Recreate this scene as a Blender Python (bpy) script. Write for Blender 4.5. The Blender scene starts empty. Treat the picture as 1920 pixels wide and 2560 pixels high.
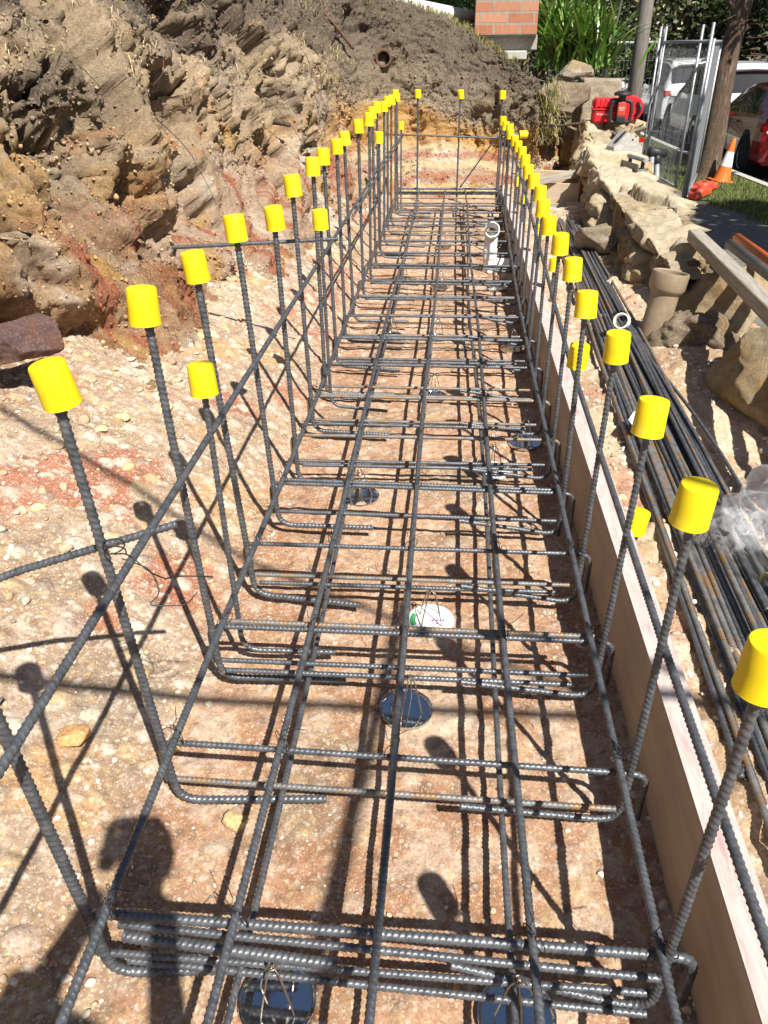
import bpy, math, random
import numpy as np
from mathutils import Vector, Matrix
PI = math.pi
rng = np.random.default_rng(7)
random.seed(7)
S = bpy.context.scene
COL = S.collection

# ------------------------------------------------------------------ helpers
def link_mesh(name, V, F, mat=None, parent=None, smooth=True, col=None, loc=None):
    """V (n,3), F list of tuples or int array (m,3|4)"""
    me = bpy.data.meshes.new(name)
    V = np.asarray(V, dtype=np.float32)
    if isinstance(F, np.ndarray):
        m, k = F.shape
        me.vertices.add(len(V)); me.vertices.foreach_set('co', V.ravel())
        me.loops.add(m * k); me.loops.foreach_set('vertex_index', F.astype(np.int32).ravel())
        me.polygons.add(m)
        me.polygons.foreach_set('loop_start', np.arange(0, m * k, k, dtype=np.int32))
        me.polygons.foreach_set('loop_total', np.full(m, k, dtype=np.int32))
        me.update(calc_edges=True)
        me.validate()
    else:
        me.from_pydata(V.tolist(), [], F); me.update()
    if smooth:
        me.polygons.foreach_set('use_smooth', np.ones(len(me.polygons), dtype=bool))
    if col is not None:
        a = me.color_attributes.new('Col', 'FLOAT_COLOR', 'POINT')
        c = np.ones((len(V), 4), dtype=np.float32); c[:, :3] = col
        a.data.foreach_set('color', c.ravel())
    if mat: me.materials.append(mat)
    o = bpy.data.objects.new(name, me); COL.objects.link(o)
    if parent: o.parent = parent
    if loc is not None: o.location = loc
    return o

def tag(o, label=None, cat=None, group=None, kind=None):
    if label: o['label'] = label
    if cat: o['category'] = cat
    if group: o['group'] = group
    if kind: o['kind'] = kind
    return o

def empty(name, loc=(0, 0, 0), rot=(0, 0, 0), **k):
    o = bpy.data.objects.new(name, None); COL.objects.link(o)
    o.location = loc; o.rotation_euler = rot; o.empty_display_size = .05
    return tag(o, **k)

def copy_tree(o, parent=None):
    c = o.copy(); COL.objects.link(c); c.parent = parent
    for ch in list(o.children): copy_tree(ch, c)
    return c

class MB:
    def __init__(s): s.v = []; s.f = []
    def add(s, V, F):
        n = len(s.v); s.v += [tuple(map(float, p)) for p in V]; s.f += [tuple(i + n for i in q) for q in F]; return s
    def box(s, c, d, rot=None, bev=0.0):
        x, y, z = d[0] / 2, d[1] / 2, d[2] / 2; b = min(bev, x * .9, y * .9, z * .9)
        M = Matrix.Identity(3) if rot is None else rot
        if b <= 0:
            P = [(sx * x, sy * y, sz * z) for sx in (-1, 1) for sy in (-1, 1) for sz in (-1, 1)]
            F = [(0, 1, 3, 2), (4, 6, 7, 5), (0, 4, 5, 1), (2, 3, 7, 6), (0, 2, 6, 4), (1, 5, 7, 3)]
        else:
            P = []
            ix = {}
            for sx in (-1, 1):
                for sy in (-1, 1):
                    for sz in (-1, 1):
                        for a in range(3):
                            p = [sx * (x - b), sy * (y - b), sz * (z - b)]
                            p[a] = (sx, sy, sz)[a] * (x, y, z)[a]
                            ix[(sx, sy, sz, a)] = len(P); P.append(p)
            F = []
            for a in range(3):
                for sg in (-1, 1):
                    u, w = [(1, 2), (0, 2), (0, 1)][a]
                    q = []
                    for su, sw in ((-1, -1), (1, -1), (1, 1), (-1, 1)):
                        t = [0, 0, 0]; t[a] = sg; t[u] = su; t[w] = sw
                        q.append(ix[(*t, a)])
                    if (sg > 0) == (a == 1): q = q[::-1]
                    F.append(tuple(q))
            for a in range(3):      # edges
                u, w = [(1, 2), (0, 2), (0, 1)][a]
                for su in (-1, 1):
                    for sw in (-1, 1):
                        k = []
                        for sa in (-1, 1):
                            t = [0, 0, 0]; t[a] = sa; t[u] = su; t[w] = sw
                            k += [ix[(*t, u)], ix[(*t, w)]]
                        F.append((k[0], k[1], k[3], k[2]))
            for sx in (-1, 1):
                for sy in (-1, 1):
                    for sz in (-1, 1):
                        F.append(tuple(ix[(sx, sy, sz, a)] for a in range(3)))
        P = [M @ Vector(p) + Vector(c) for p in P]
        return s.add(P, F)
    def tube(s, path, r, n=10, caps=True, ribs=None, twist=None):
        V, F = tube_arrays(path, r, n, caps, ribs)
        return s.add(V, F)
    def lathe(s, prof, n=24, c=(0, 0, 0), M=None, closed=False):
        V = []; F = []
        for (r, z) in prof:
            for i in range(n):
                a = 2 * PI * i / n; p = Vector((r * math.cos(a), r * math.sin(a), z))
                if M is not None: p = M @ p
                V.append(p + Vector(c))
        m = len(prof)
        for j in range(m - 1 if not closed else m):
            for i in range(n):
                k = (j + 1) % m
                F.append((j * n + i, j * n + (i + 1) % n, k * n + (i + 1) % n, k * n + i))
        if not closed:
            if prof[0][0] > 1e-6: F.append(tuple(range(n))[::-1])
            if prof[-1][0] > 1e-6: F.append(tuple((m - 1) * n + i for i in range(n)))
        return s.add(V, F)
    def build(s, name, mat, parent=None, smooth=False, loc=None, **k):
        o = link_mesh(name, s.v, s.f, mat, parent, smooth, loc=loc)
        if smooth == 'auto' or smooth:
            pass
        return tag(o, **k)

def shade_auto(o, deg=35):
    me = o.data
    me.polygons.foreach_set('use_smooth', np.ones(len(me.polygons), dtype=bool))
    import bmesh
    bm = bmesh.new(); bm.from_mesh(me); bmesh.ops.recalc_face_normals(bm, faces=bm.faces[:])
    for e in bm.edges:
        if len(e.link_faces) == 2 and e.calc_face_angle(0) > math.radians(deg): e.smooth = False
    bm.to_mesh(me); bm.free()
    return o

def resample(path, steps):
    P = np.asarray(path, float); d = np.r_[0, np.cumsum(np.linalg.norm(np.diff(P, axis=0), axis=1))]
    return np.stack([np.interp(steps, d, P[:, i]) for i in range(3)], 1)

def fillet(pts, rad, n=7):
    out = [np.array(pts[0], float)]
    for i in range(1, len(pts) - 1):
        p = np.array(pts[i], float); a = np.array(pts[i - 1], float) - p; b = np.array(pts[i + 1], float) - p
        r = min(rad, np.linalg.norm(a) * .49, np.linalg.norm(b) * .49)
        a = p + a / np.linalg.norm(a) * r; b = p + b / np.linalg.norm(b) * r
        for t in np.linspace(0, 1, n):
            out.append((1 - t) ** 2 * a + 2 * t * (1 - t) * p + t * t * b)
    out.append(np.array(pts[-1], float)); return out

def tube_arrays(path, r, n=10, caps=True, ribs=None):
    """ribs=(pitch, amp[, ds]): rolled-in helical ribs plus two lengthwise seams"""
    P = np.asarray(path, float)
    d = np.r_[0, np.cumsum(np.linalg.norm(np.diff(P, axis=0), axis=1))]
    if ribs:
        ds = ribs[2] if len(ribs) > 2 else ribs[0] / 4
        if np.ndim(ds): st = np.asarray(ds)
        else: st = np.linspace(0, d[-1], max(3, int(d[-1] / ds) + 1))
        P = resample(P, st); d = st
    T = np.gradient(P, axis=0); T /= np.linalg.norm(T, axis=1)[:, None] + 1e-12
    ref = np.array([0, 0, 1.]) if abs(T[0, 2]) < .9 else np.array([0, 1., 0])
    N = np.zeros_like(P); u = ref - T[0] * (ref @ T[0]); u /= np.linalg.norm(u)
    for i in range(len(P)):
        u = u - T[i] * (u @ T[i]); u /= np.linalg.norm(u) + 1e-12; N[i] = u
    B = np.cross(T, N)
    a = np.arange(n) * 2 * PI / n
    R = np.full((len(P), n), 1.0) * (np.asarray(r)[:, None] if np.ndim(r) else r)
    if ribs:
        ph = d[:, None] / ribs[0] + 2 * a[None] / (2 * PI)
        b = sstep(.15, .85, np.cos(2 * PI * ph))
        R = R * (1 + ribs[1] * b)
    V = P[:, None] + R[..., None] * (np.cos(a)[None, :, None] * N[:, None] + np.sin(a)[None, :, None] * B[:, None])
    m = len(P); i = np.arange(m - 1)[:, None] * n; j = np.arange(n)[None]; k = (j + 1) % n
    F = np.stack([i + j, i + k, i + n + k, i + n + j], -1).reshape(-1, 4)
    V = V.reshape(-1, 3); F = [tuple(q) for q in F.tolist()]
    if caps:
        F.append(tuple(range(n))[::-1]); F.append(tuple((m - 1) * n + q for q in range(n)))
    return V, F

# ---- numpy noise
def _h(ix, iy, iz, seed):
    h = (ix.astype(np.uint32) * np.uint32(374761393) + iy.astype(np.uint32) * np.uint32(668265263)
         + iz.astype(np.uint32) * np.uint32(2147483647) + np.uint32((seed * 974634541) & 0xffffffff))
    h = (h ^ (h >> np.uint32(13))) * np.uint32(1274126177)
    h = (h ^ (h >> np.uint32(16))) * np.uint32(2246822519)
    return (h ^ (h >> np.uint32(15))).astype(np.float32) / np.float32(4294967295.0)

def vnoise(P, seed=0):
    P = np.asarray(P, np.float64); I = np.floor(P).astype(np.int64); f = (P - I).astype(np.float32)
    f = f * f * f * (f * (f * 6 - 15) + 10); out = 0
    for dx in (0, 1):
        wx = f[:, 0] if dx else 1 - f[:, 0]
        for dy in (0, 1):
            wy = f[:, 1] if dy else 1 - f[:, 1]
            for dz in (0, 1):
                wz = f[:, 2] if dz else 1 - f[:, 2]
                out = out + wx * wy * wz * _h(I[:, 0] + dx, I[:, 1] + dy, I[:, 2] + dz, seed)
    return out * 2 - 1

def fbm(P, oct=4, seed=0, gain=.5):
    P = np.asarray(P, float); a = 1; s = 0; t = 0
    for o in range(oct):
        s = s + a * vnoise(P * 2 ** o + o * 17.3, seed + o * 7); t += a; a *= gain
    return s / t

def worley(P, seed=0, two=False):
    P = np.asarray(P, np.float64); I = np.floor(P).astype(np.int64); f = (P - I).astype(np.float32)
    best = np.full(len(P), 9., np.float32); sec = best.copy(); cid = np.zeros(len(P), np.float32)
    for dx in (-1, 0, 1):
        for dy in (-1, 0, 1):
            for dz in (-1, 0, 1):
                cx, cy, cz = I[:, 0] + dx, I[:, 1] + dy, I[:, 2] + dz
                r = (f[:, 0] - dx - _h(cx, cy, cz, seed)) ** 2 + (f[:, 1] - dy - _h(cx, cy, cz, seed + 1)) ** 2 + (f[:, 2] - dz - _h(cx, cy, cz, seed + 2)) ** 2
                m = r < best
                sec = np.where(m, best, np.minimum(sec, r))
                if two: cid = np.where(m, _h(cx, cy, cz, seed + 3), cid)
                best = np.where(m, r, best)
    if two: return np.sqrt(best), np.sqrt(sec), cid
    return np.sqrt(best)

def sstep(a, b, x):
    t = np.clip((x - a) / (b - a), 0, 1); return t * t * (3 - 2 * t)
def mix(a, b, t): return a * (1 - t[:, None]) + np.asarray(b)[None] * t[:, None] if np.ndim(b) == 1 else a * (1 - t[:, None]) + b * t[:, None]
def grid_faces(nu, nv):
    i = np.arange(nu - 1)[:, None] * nv; j = np.arange(nv - 1)[None]
    return np.stack([i + j, i + j + nv, i + j + nv + 1, i + j + 1], -1).reshape(-1, 4)

# ------------------------------------------------------------------ materials
def nodes(name):
    m = bpy.data.materials.new(name); m.use_nodes = True
    nt = m.node_tree; b = nt.nodes['Principled BSDF']; return m, nt, b

def N(nt, t, **k):
    n = nt.nodes.new(t)
    for a, v in k.items():
        if a in n.inputs: n.inputs[a].default_value = v
        else: setattr(n, a, v)
    return n

def noise_mat(name, c1, c2, scale=20, rough=.6, metal=0, bump=.0, bscale=None, c3=None, c3_at=.62, stretch=None, detail=6, spec=.5, dist=.01):
    m, nt, b = nodes(name)
    tc = N(nt, 'ShaderNodeTexCoord'); src = tc.outputs['Object']
    if stretch:
        mp = N(nt, 'ShaderNodeMapping'); mp.inputs['Scale'].default_value = stretch
        nt.links.new(src, mp.inputs[0]); src = mp.outputs[0]
    n = N(nt, 'ShaderNodeTexNoise', Scale=scale, Detail=detail, Roughness=.65); nt.links.new(src, n.inputs['Vector'])
    r = N(nt, 'ShaderNodeValToRGB'); r.color_ramp.elements[0].position = .35; r.color_ramp.elements[1].position = .65
    r.color_ramp.elements[0].color = (*c1, 1); r.color_ramp.elements[1].color = (*c2, 1)
    nt.links.new(n.outputs['Fac'], r.inputs[0]); out = r.outputs[0]
    if c3:
        n2 = N(nt, 'ShaderNodeTexNoise', Scale=scale * .37, Detail=8, Roughness=.7); nt.links.new(src, n2.inputs['Vector'])
        r2 = N(nt, 'ShaderNodeValToRGB'); r2.color_ramp.elements[0].position = c3_at - .05; r2.color_ramp.elements[1].position = c3_at + .06
        nt.links.new(n2.outputs['Fac'], r2.inputs[0])
        mx = N(nt, 'ShaderNodeMix', data_type='RGBA'); nt.links.new(r2.outputs[0], mx.inputs[0])
        nt.links.new(out, mx.inputs[6]); mx.inputs[7].default_value = (*c3, 1); out = mx.outputs[2]
    nt.links.new(out, b.inputs['Base Color'])
    b.inputs['Roughness'].default_value = rough; b.inputs['Metallic'].default_value = metal
    b.inputs['Specular IOR Level'].default_value = spec
    if bump:
        n3 = N(nt, 'ShaderNodeTexNoise', Scale=bscale or scale * 2, Detail=8, Roughness=.7); nt.links.new(src, n3.inputs['Vector'])
        bp = N(nt, 'ShaderNodeBump', Strength=bump, Distance=dist); nt.links.new(n3.outputs['Fac'], bp.inputs['Height'])
        nt.links.new(bp.outputs[0], b.inputs['Normal'])
    return m

def earth_mat(name, s1=70, s2=260, bump=.7, bd=.012, lo=.62, hi=1.3, speck=.25, grains=0):
    """colour attribute x grain, gritty bump, pale and dark grains"""
    m, nt, b = nodes(name)
    at = N(nt, 'ShaderNodeAttribute', attribute_name='Col'); geo = N(nt, 'ShaderNodeNewGeometry')
    pos = geo.outputs['Position']
    n1 = N(nt, 'ShaderNodeTexNoise', Scale=s1, Detail=10, Roughness=.75); nt.links.new(pos, n1.inputs['Vector'])
    mr = N(nt, 'ShaderNodeMapRange'); mr.inputs[1].default_value = .3; mr.inputs[2].default_value = .7; mr.inputs[3].default_value = lo; mr.inputs[4].default_value = hi
    nt.links.new(n1.outputs['Fac'], mr.inputs[0])
    mu = N(nt, 'ShaderNodeMix', data_type='RGBA', blend_type='MULTIPLY'); mu.inputs[0].default_value = 1
    nt.links.new(at.outputs['Color'], mu.inputs[6]); nt.links.new(mr.outputs[0], mu.inputs[7])
    v = N(nt, 'ShaderNodeTexVoronoi', Scale=s2); nt.links.new(pos, v.inputs['Vector'])
    sp = N(nt, 'ShaderNodeSeparateColor'); nt.links.new(v.outputs['Color'], sp.inputs[0])
    r1 = N(nt, 'ShaderNodeMapRange'); r1.inputs[1].default_value = .80; r1.inputs[2].default_value = .86; r1.inputs[4].default_value = speck
    nt.links.new(sp.outputs[0], r1.inputs[0])
    m1 = N(nt, 'ShaderNodeMix', data_type='RGBA'); nt.links.new(r1.outputs[0], m1.inputs[0]); nt.links.new(mu.outputs[2], m1.inputs[6]); m1.inputs[7].default_value = (.62, .54, .42, 1)
    r2 = N(nt, 'ShaderNodeMapRange'); r2.inputs[1].default_value = .80; r2.inputs[2].default_value = .86; r2.inputs[4].default_value = speck
    nt.links.new(sp.outputs[1], r2.inputs[0])
    m2 = N(nt, 'ShaderNodeMix', data_type='RGBA'); nt.links.new(r2.outputs[0], m2.inputs[0]); nt.links.new(m1.outputs[2], m2.inputs[6]); m2.inputs[7].default_value = (.10, .07, .05, 1)
    out = m2.outputs[2]
    for (sc, th, col_, am) in (((115, .85, (.62, .53, .43, 1), .55), (160, .84, (.30, .13, .075, 1), .5), (75, .90, (.52, .37, .20, 1), .6), (230, .78, (.66, .57, .48, 1), .45), (95, .90, (.24, .17, .115, 1), .5)) if grains else ()):
        nd = N(nt, 'ShaderNodeTexNoise', Scale=sc * 1.3, Detail=3); nt.links.new(pos, nd.inputs['Vector'])
        va = N(nt, 'ShaderNodeVectorMath', operation='MULTIPLY_ADD'); va.inputs[1].default_value = (1.1 / sc,) * 3; nt.links.new(nd.outputs['Color'], va.inputs[0]); nt.links.new(pos, va.inputs[2])
        vv = N(nt, 'ShaderNodeTexVoronoi', Scale=sc); nt.links.new(va.outputs[0], vv.inputs['Vector']); sc_ = N(nt, 'ShaderNodeSeparateColor'); nt.links.new(vv.outputs['Color'], sc_.inputs[0])
        g1_ = N(nt, 'ShaderNodeMath', operation='GREATER_THAN'); g1_.inputs[1].default_value = th; nt.links.new(sc_.outputs[0], g1_.inputs[0])
        g2_ = N(nt, 'ShaderNodeMapRange'); g2_.inputs[1].default_value = .55; g2_.inputs[2].default_value = .35; g2_.inputs[4].default_value = am; nt.links.new(vv.outputs['Distance'], g2_.inputs[0])
        g3_ = N(nt, 'ShaderNodeMath', operation='MULTIPLY'); nt.links.new(g1_.outputs[0], g3_.inputs[0]); nt.links.new(g2_.outputs[0], g3_.inputs[1])
        mm = N(nt, 'ShaderNodeMix', data_type='RGBA'); nt.links.new(g3_.outputs[0], mm.inputs[0]); nt.links.new(out, mm.inputs[6]); mm.inputs[7].default_value = col_; out = mm.outputs[2]
    nt.links.new(out, b.inputs['Base Color'])
    b.inputs['Roughness'].default_value = .95; b.inputs['Specular IOR Level'].default_value = .15
    ad = N(nt, 'ShaderNodeMath', operation='ADD'); n2 = N(nt, 'ShaderNodeTexNoise', Scale=s1 * 3.2, Detail=8, Roughness=.8); nt.links.new(pos, n2.inputs['Vector'])
    nt.links.new(n1.outputs['Fac'], ad.inputs[0]); nt.links.new(n2.outputs['Fac'], ad.inputs[1])
    bp = N(nt, 'ShaderNodeBump', Strength=bump, Distance=bd); nt.links.new(ad.outputs[0], bp.inputs['Height']); nt.links.new(bp.outputs[0], b.inputs['Normal'])
    return m

def plain(name, c, rough=.5, metal=0, spec=.5, **k):
    m, nt, b = nodes(name); b.inputs['Base Color'].default_value = (*c, 1); b.inputs['Roughness'].default_value = rough
    b.inputs['Metallic'].default_value = metal; b.inputs['Specular IOR Level'].default_value = spec
    for a, v in k.items(): b.inputs[a.replace('_', ' ')].default_value = v
    return m

def attr_mat(name, rough=.6, spec=.3, trans=0, var=.25, scale=30):
    m, nt, b = nodes(name)
    at = N(nt, 'ShaderNodeAttribute', attribute_name='Col')
    geo = N(nt, 'ShaderNodeNewGeometry'); n1 = N(nt, 'ShaderNodeTexNoise', Scale=scale, Detail=6); nt.links.new(geo.outputs['Position'], n1.inputs['Vector'])
    mr = N(nt, 'ShaderNodeMapRange'); mr.inputs[1].default_value = .3; mr.inputs[2].default_value = .7; mr.inputs[3].default_value = 1 - var; mr.inputs[4].default_value = 1 + var
    nt.links.new(n1.outputs['Fac'], mr.inputs[0])
    mu = N(nt, 'ShaderNodeMix', data_type='RGBA', blend_type='MULTIPLY'); mu.inputs[0].default_value = 1
    nt.links.new(at.outputs['Color'], mu.inputs[6]); nt.links.new(mr.outputs[0], mu.inputs[7])
    nt.links.new(mu.outputs[2], b.inputs['Base Color']); b.inputs['Roughness'].default_value = rough; b.inputs['Specular IOR Level'].default_value = spec
    if trans:
        tb = N(nt, 'ShaderNodeBsdfTranslucent'); nt.links.new(mu.outputs[2], tb.inputs[0])
        ms = N(nt, 'ShaderNodeMixShader'); ms.inputs[0].default_value = trans
        out = nt.nodes['Material Output']; nt.links.new(b.outputs[0], ms.inputs[1]); nt.links.new(tb.outputs[0], ms.inputs[2]); nt.links.new(ms.outputs[0], out.inputs[0])
    return m

M = {}
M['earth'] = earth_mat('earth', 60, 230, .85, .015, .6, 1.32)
M['floor'] = earth_mat('trench_earth', 100, 330, .55, .007, .72, 1.24, .22, grains=1)
M['stones'] = attr_mat('loose_stone', .9, .2, 0, .18, 160)
M['steel'] = noise_mat('rebar_steel', (.070, .077, .088), (.15, .158, .172), 60, .42, .45, .2, 400, (.21, .13, .06), .72, spec=.5, dist=.001)
M['steel_dull'] = noise_mat('rebar_weathered', (.11, .108, .105), (.22, .215, .205), 50, .52, .3, .2, 300, (.26, .15, .065), .54, dist=.001)
M['wire'] = plain('tie_wire', (.045, .04, .038), .5, .6)
M['galv'] = noise_mat('galvanised', (.30, .315, .33), (.42, .435, .45), 30, .5, .5)
M['galv_dark'] = noise_mat('weathered_steel', (.12, .12, .115), (.22, .215, .2), 25, .5, .5)
M['yellow'] = noise_mat('yellow_plastic', (.76, .55, .006), (.83, .63, .010), 14, .48, 0, .03, 90, (.62, .50, .10), .66, spec=.4)
M['timber'] = noise_mat('form_timber', (.41, .315, .225), (.50, .39, .29), 5, .8, 0, .2, 30, (.36, .26, .18), .68, stretch=(4, .5, 4))
M['timber_top'] = noise_mat('form_timber_pink', (.42, .345, .315), (.53, .46, .43), 14, .8, 0, .3, 60, (.42, .24, .235), .60, stretch=(7, 1.2, 7))
M['timber_grey'] = noise_mat('grey_timber', (.24, .21, .17), (.40, .36, .30), 10, .8, 0, .3, 50, (.17, .14, .11), .66, stretch=(8, .8, 8))
M['ply'] = noise_mat('plywood', (.40, .30, .19), (.55, .43, .29), 6, .7, 0, .1, 40, stretch=(1, 1, 9))
M['pvc'] = noise_mat('white_pvc', (.74, .74, .72), (.80, .80, .78), 8, .35, 0, 0, None, (.62, .56, .47), .68)
M['clay'] = noise_mat('stoneware_pipe', (.22, .165, .11), (.31, .235, .155), 14, .55, 0, .2, 60, (.20, .14, .09), .6)
M['rust'] = noise_mat('rusty_iron', (.09, .045, .028), (.17, .085, .05), 40, .85, .2, .4, 120)
M['mirror'] = noise_mat('tin_plate', (.62, .64, .68), (.70, .72, .75), 20, .09, 1.0, 0, None, (.40, .33, .26), .73)
M['tin_rim'] = plain('tin_rim', (.55, .55, .54), .25, 1.0)
M['chair_wire'] = noise_mat('chair_wire', (.45, .42, .38), (.30, .22, .15), 60, .35, .9)
M['white_lab'] = noise_mat('white_card', (.72, .73, .70), (.80, .80, .78), 30, .5)
M['green_ink'] = plain('green_ink', (.05, .32, .10), .5)
M['purple_ink'] = plain('purple_ink', (.30, .12, .34), .5)
M['grey_ink'] = plain('grey_ink', (.30, .30, .31), .5)
M['conc'] = noise_mat('concrete', (.30, .29, .27), (.44, .42, .39), 30, .85, 0, .3, 90, (.22, .20, .17), .66)
M['redcase'] = noise_mat('red_plastic', (.50, .012, .022), (.58, .02, .03), 12, .4)
M['redpanel'] = plain('red_panel', (.50, .055, .03), .4)
M['black'] = noise_mat('black_rubber', (.012, .012, .013), (.03, .03, .032), 30, .55)
M['whitepaint'] = plain('white_print', (.85, .85, .85), .5)
M['orange'] = noise_mat('orange_plastic', (.80, .17, .02), (.72, .14, .02), 10, .5, 0, 0, None, (.5, .13, .05), .72)
M['conewhite'] = noise_mat('cone_white', (.72, .70, .66), (.80, .79, .76), 12, .5, 0, 0, None, (.5, .45, .4), .7)
M['redblock'] = noise_mat('red_fence_foot', (.62, .075, .03), (.50, .05, .02), 12, .6)
M['cw'] = noise_mat('white_car_paint', (.80, .80, .80), (.78, .78, .79), 3, .25); 
M['cr'] = noise_mat('red_car_paint', (.34, .008, .02), (.30, .006, .016), 3, .2)
M['cg'] = noise_mat('grey_car_paint', (.16, .18, .20), (.14, .16, .18), 3, .25)
for k_ in ('cw', 'cr', 'cg'): M[k_].node_tree.nodes['Principled BSDF'].inputs['Coat Weight'].default_value = .7
M['glass'] = plain('car_glass', (.012, .014, .016), .06, 0, .8)
M['tail'] = plain('tail_lens', (.42, .008, .012), .2)
M['tyre'] = noise_mat('tyre', (.014, .014, .014), (.03, .03, .03), 30, .85)
M['rim'] = plain('alloy_rim', (.55, .56, .58), .3, .9)
M['asphalt'] = noise_mat('asphalt', (.085, .08, .075), (.135, .128, .118), 40, .95, 0, .3, 260, (.165, .148, .125), .50)
M['road'] = noise_mat('road_asphalt', (.04, .04, .042), (.065, .064, .063), 60, .95, 0, .3, 200)
M['grass'] = noise_mat('grass', (.06, .10, .02), (.13, .17, .04), 18, .9, 0, .8, 120, (.24, .19, .10), .58, dist=.05)
M['kerb'] = noise_mat('kerb', (.34, .33, .30), (.46, .44, .41), 20, .9, 0, .2, 80)
M['dirtsheet'] = noise_mat('open_ground', (.10, .085, .05), (.16, .13, .07), 2, .95)
M['bark'] = noise_mat('bark', (.10, .065, .042), (.24, .165, .11), 9, .95, 0, 1.0, 20, (.34, .26, .19), .62, stretch=(5, 5, .8), dist=.05)
M['polewood'] = noise_mat('pole_wood', (.13, .115, .10), (.24, .215, .19), 10, .9, 0, .5, 30, stretch=(9, 9, .5))
M['leaf'] = attr_mat('leaf', .5, .4, .25, .2, 3)
M['blade'] = attr_mat('strap_leaf', .38, .5, .22, .15, 20)
M['drygrass'] = attr_mat('dry_grass', .8, .2, .2, .15, 60)
M['poly'] = None
M['skin'] = noise_mat('skin', (.52, .30, .21), (.46, .26, .18), 20, .5)
M['shirt'] = noise_mat('work_shirt', (.04, .06, .13), (.06, .085, .17), 20, .85)
M['pants'] = noise_mat('work_trousers', (.05, .05, .055), (.08, .08, .085), 20, .9)
M['hair'] = noise_mat('hair', (.03, .02, .012), (.05, .035, .02), 60, .6)
def brick_mat():
    m, nt, b = nodes('brickwork'); tc = N(nt, 'ShaderNodeTexCoord'); mp = N(nt, 'ShaderNodeMapping')
    mp.inputs['Rotation'].default_value = (PI / 2, 0, 0)
    sx = N(nt, 'ShaderNodeSeparateXYZ'); nt.links.new(tc.outputs['Object'], sx.inputs[0])
    ad = N(nt, 'ShaderNodeMath', operation='ADD'); nt.links.new(sx.outputs[0], ad.inputs[0]); nt.links.new(sx.outputs[1], ad.inputs[1])
    cx = N(nt, 'ShaderNodeCombineXYZ'); nt.links.new(ad.outputs[0], cx.inputs[0]); nt.links.new(sx.outputs[2], cx.inputs[1])
    br = N(nt, 'ShaderNodeTexBrick'); nt.links.new(cx.outputs[0], br.inputs['Vector'])
    br.inputs['Scale'].default_value = 1; br.inputs['Brick Width'].default_value = .24; br.inputs['Row Height'].default_value = .086; br.inputs['Mortar Size'].default_value = .010
    br.inputs['Color1'].default_value = (.36, .135, .07, 1); br.inputs['Color2'].default_value = (.47, .235, .14, 1); br.inputs['Mortar'].default_value = (.30, .25, .20, 1)
    n = N(nt, 'ShaderNodeTexNoise', Scale=60, Detail=6); mp2 = N(nt, 'ShaderNodeMapping'); mp2.inputs['Scale'].default_value = (3, 3, .15)
    nt.links.new(tc.outputs['Object'], mp2.inputs[0]); nt.links.new(mp2.outputs[0], n.inputs['Vector'])
    mr = N(nt, 'ShaderNodeMapRange'); mr.inputs[1].default_value = .3; mr.inputs[2].default_value = .7; mr.inputs[3].default_value = .75; mr.inputs[4].default_value = 1.2; nt.links.new(n.outputs['Fac'], mr.inputs[0])
    mu = N(nt, 'ShaderNodeMix', data_type='RGBA', blend_type='MULTIPLY'); mu.inputs[0].default_value = 1; nt.links.new(br.outputs[0], mu.inputs[6]); nt.links.new(mr.outputs[0], mu.inputs[7])
    nt.links.new(mu.outputs[2], b.inputs['Base Color']); b.inputs['Roughness'].default_value = .9
    iv = N(nt, 'ShaderNodeMath', operation='SUBTRACT'); iv.inputs[0].default_value = 1; nt.links.new(br.outputs['Fac'], iv.inputs[1])
    bp = N(nt, 'ShaderNodeBump', Strength=.8, Distance=.006); nt.links.new(iv.outputs[0], bp.inputs['Height']); nt.links.new(bp.outputs[0], b.inputs['Normal'])
    return m
M['brick'] = brick_mat()
def poly_mat():
    m, nt, b = nodes('clear_plastic_film'); out = nt.nodes['Material Output']
    tr = N(nt, 'ShaderNodeBsdfTransparent'); ms = N(nt, 'ShaderNodeMixShader')
    b.inputs['Base Color'].default_value = (.75, .76, .78, 1); b.inputs['Roughness'].default_value = .15; b.inputs['Specular IOR Level'].default_value = .5
    lw = N(nt, 'ShaderNodeLayerWeight', Blend=.45); mr = N(nt, 'ShaderNodeMapRange'); mr.inputs[3].default_value = .045; mr.inputs[4].default_value = .30
    nt.links.new(lw.outputs['Facing'], mr.inputs[0]); nt.links.new(mr.outputs[0], ms.inputs[0])
    nt.links.new(tr.outputs[0], ms.inputs[1]); nt.links.new(b.outputs[0], ms.inputs[2]); nt.links.new(ms.outputs[0], out.inputs[0])
    return m
M['poly'] = poly_mat()

# ------------------------------------------------------------------ camera, sun, sky
H = .9941; PITCH, YAW, ROLL = 0.5469, 0.0881, -0.0118
fw = np.array([-math.sin(YAW) * math.cos(PITCH), math.cos(YAW) * math.cos(PITCH), -math.sin(PITCH)])
rt = np.array([math.cos(YAW), math.sin(YAW), 0]); up = np.cross(rt, fw)
c_, s_ = math.cos(ROLL), math.sin(ROLL); r2 = c_ * rt + s_ * up; u2 = -s_ * rt + c_ * up
cam = bpy.data.cameras.new('camera'); co = bpy.data.objects.new('camera', cam); COL.objects.link(co)
co.matrix_world = Matrix([[r2[i], u2[i], -fw[i], (0, 0, H)[i]] for i in range(3)] + [[0, 0, 0, 1]])
cam.lens = 36 * 1910 / 2560; cam.sensor_width = 36; cam.sensor_fit = 'AUTO'; cam.clip_start = .02; cam.clip_end = 2000
S.camera = co
S.render.resolution_x, S.render.resolution_y = 768, 1024
SUN = Vector((.43, -.70, 1.0)).normalized()
sl = bpy.data.lights.new('sun', 'SUN'); sl.energy = 5.0; sl.angle = math.radians(.53); sl.color = (1, .955, .88)
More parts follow.
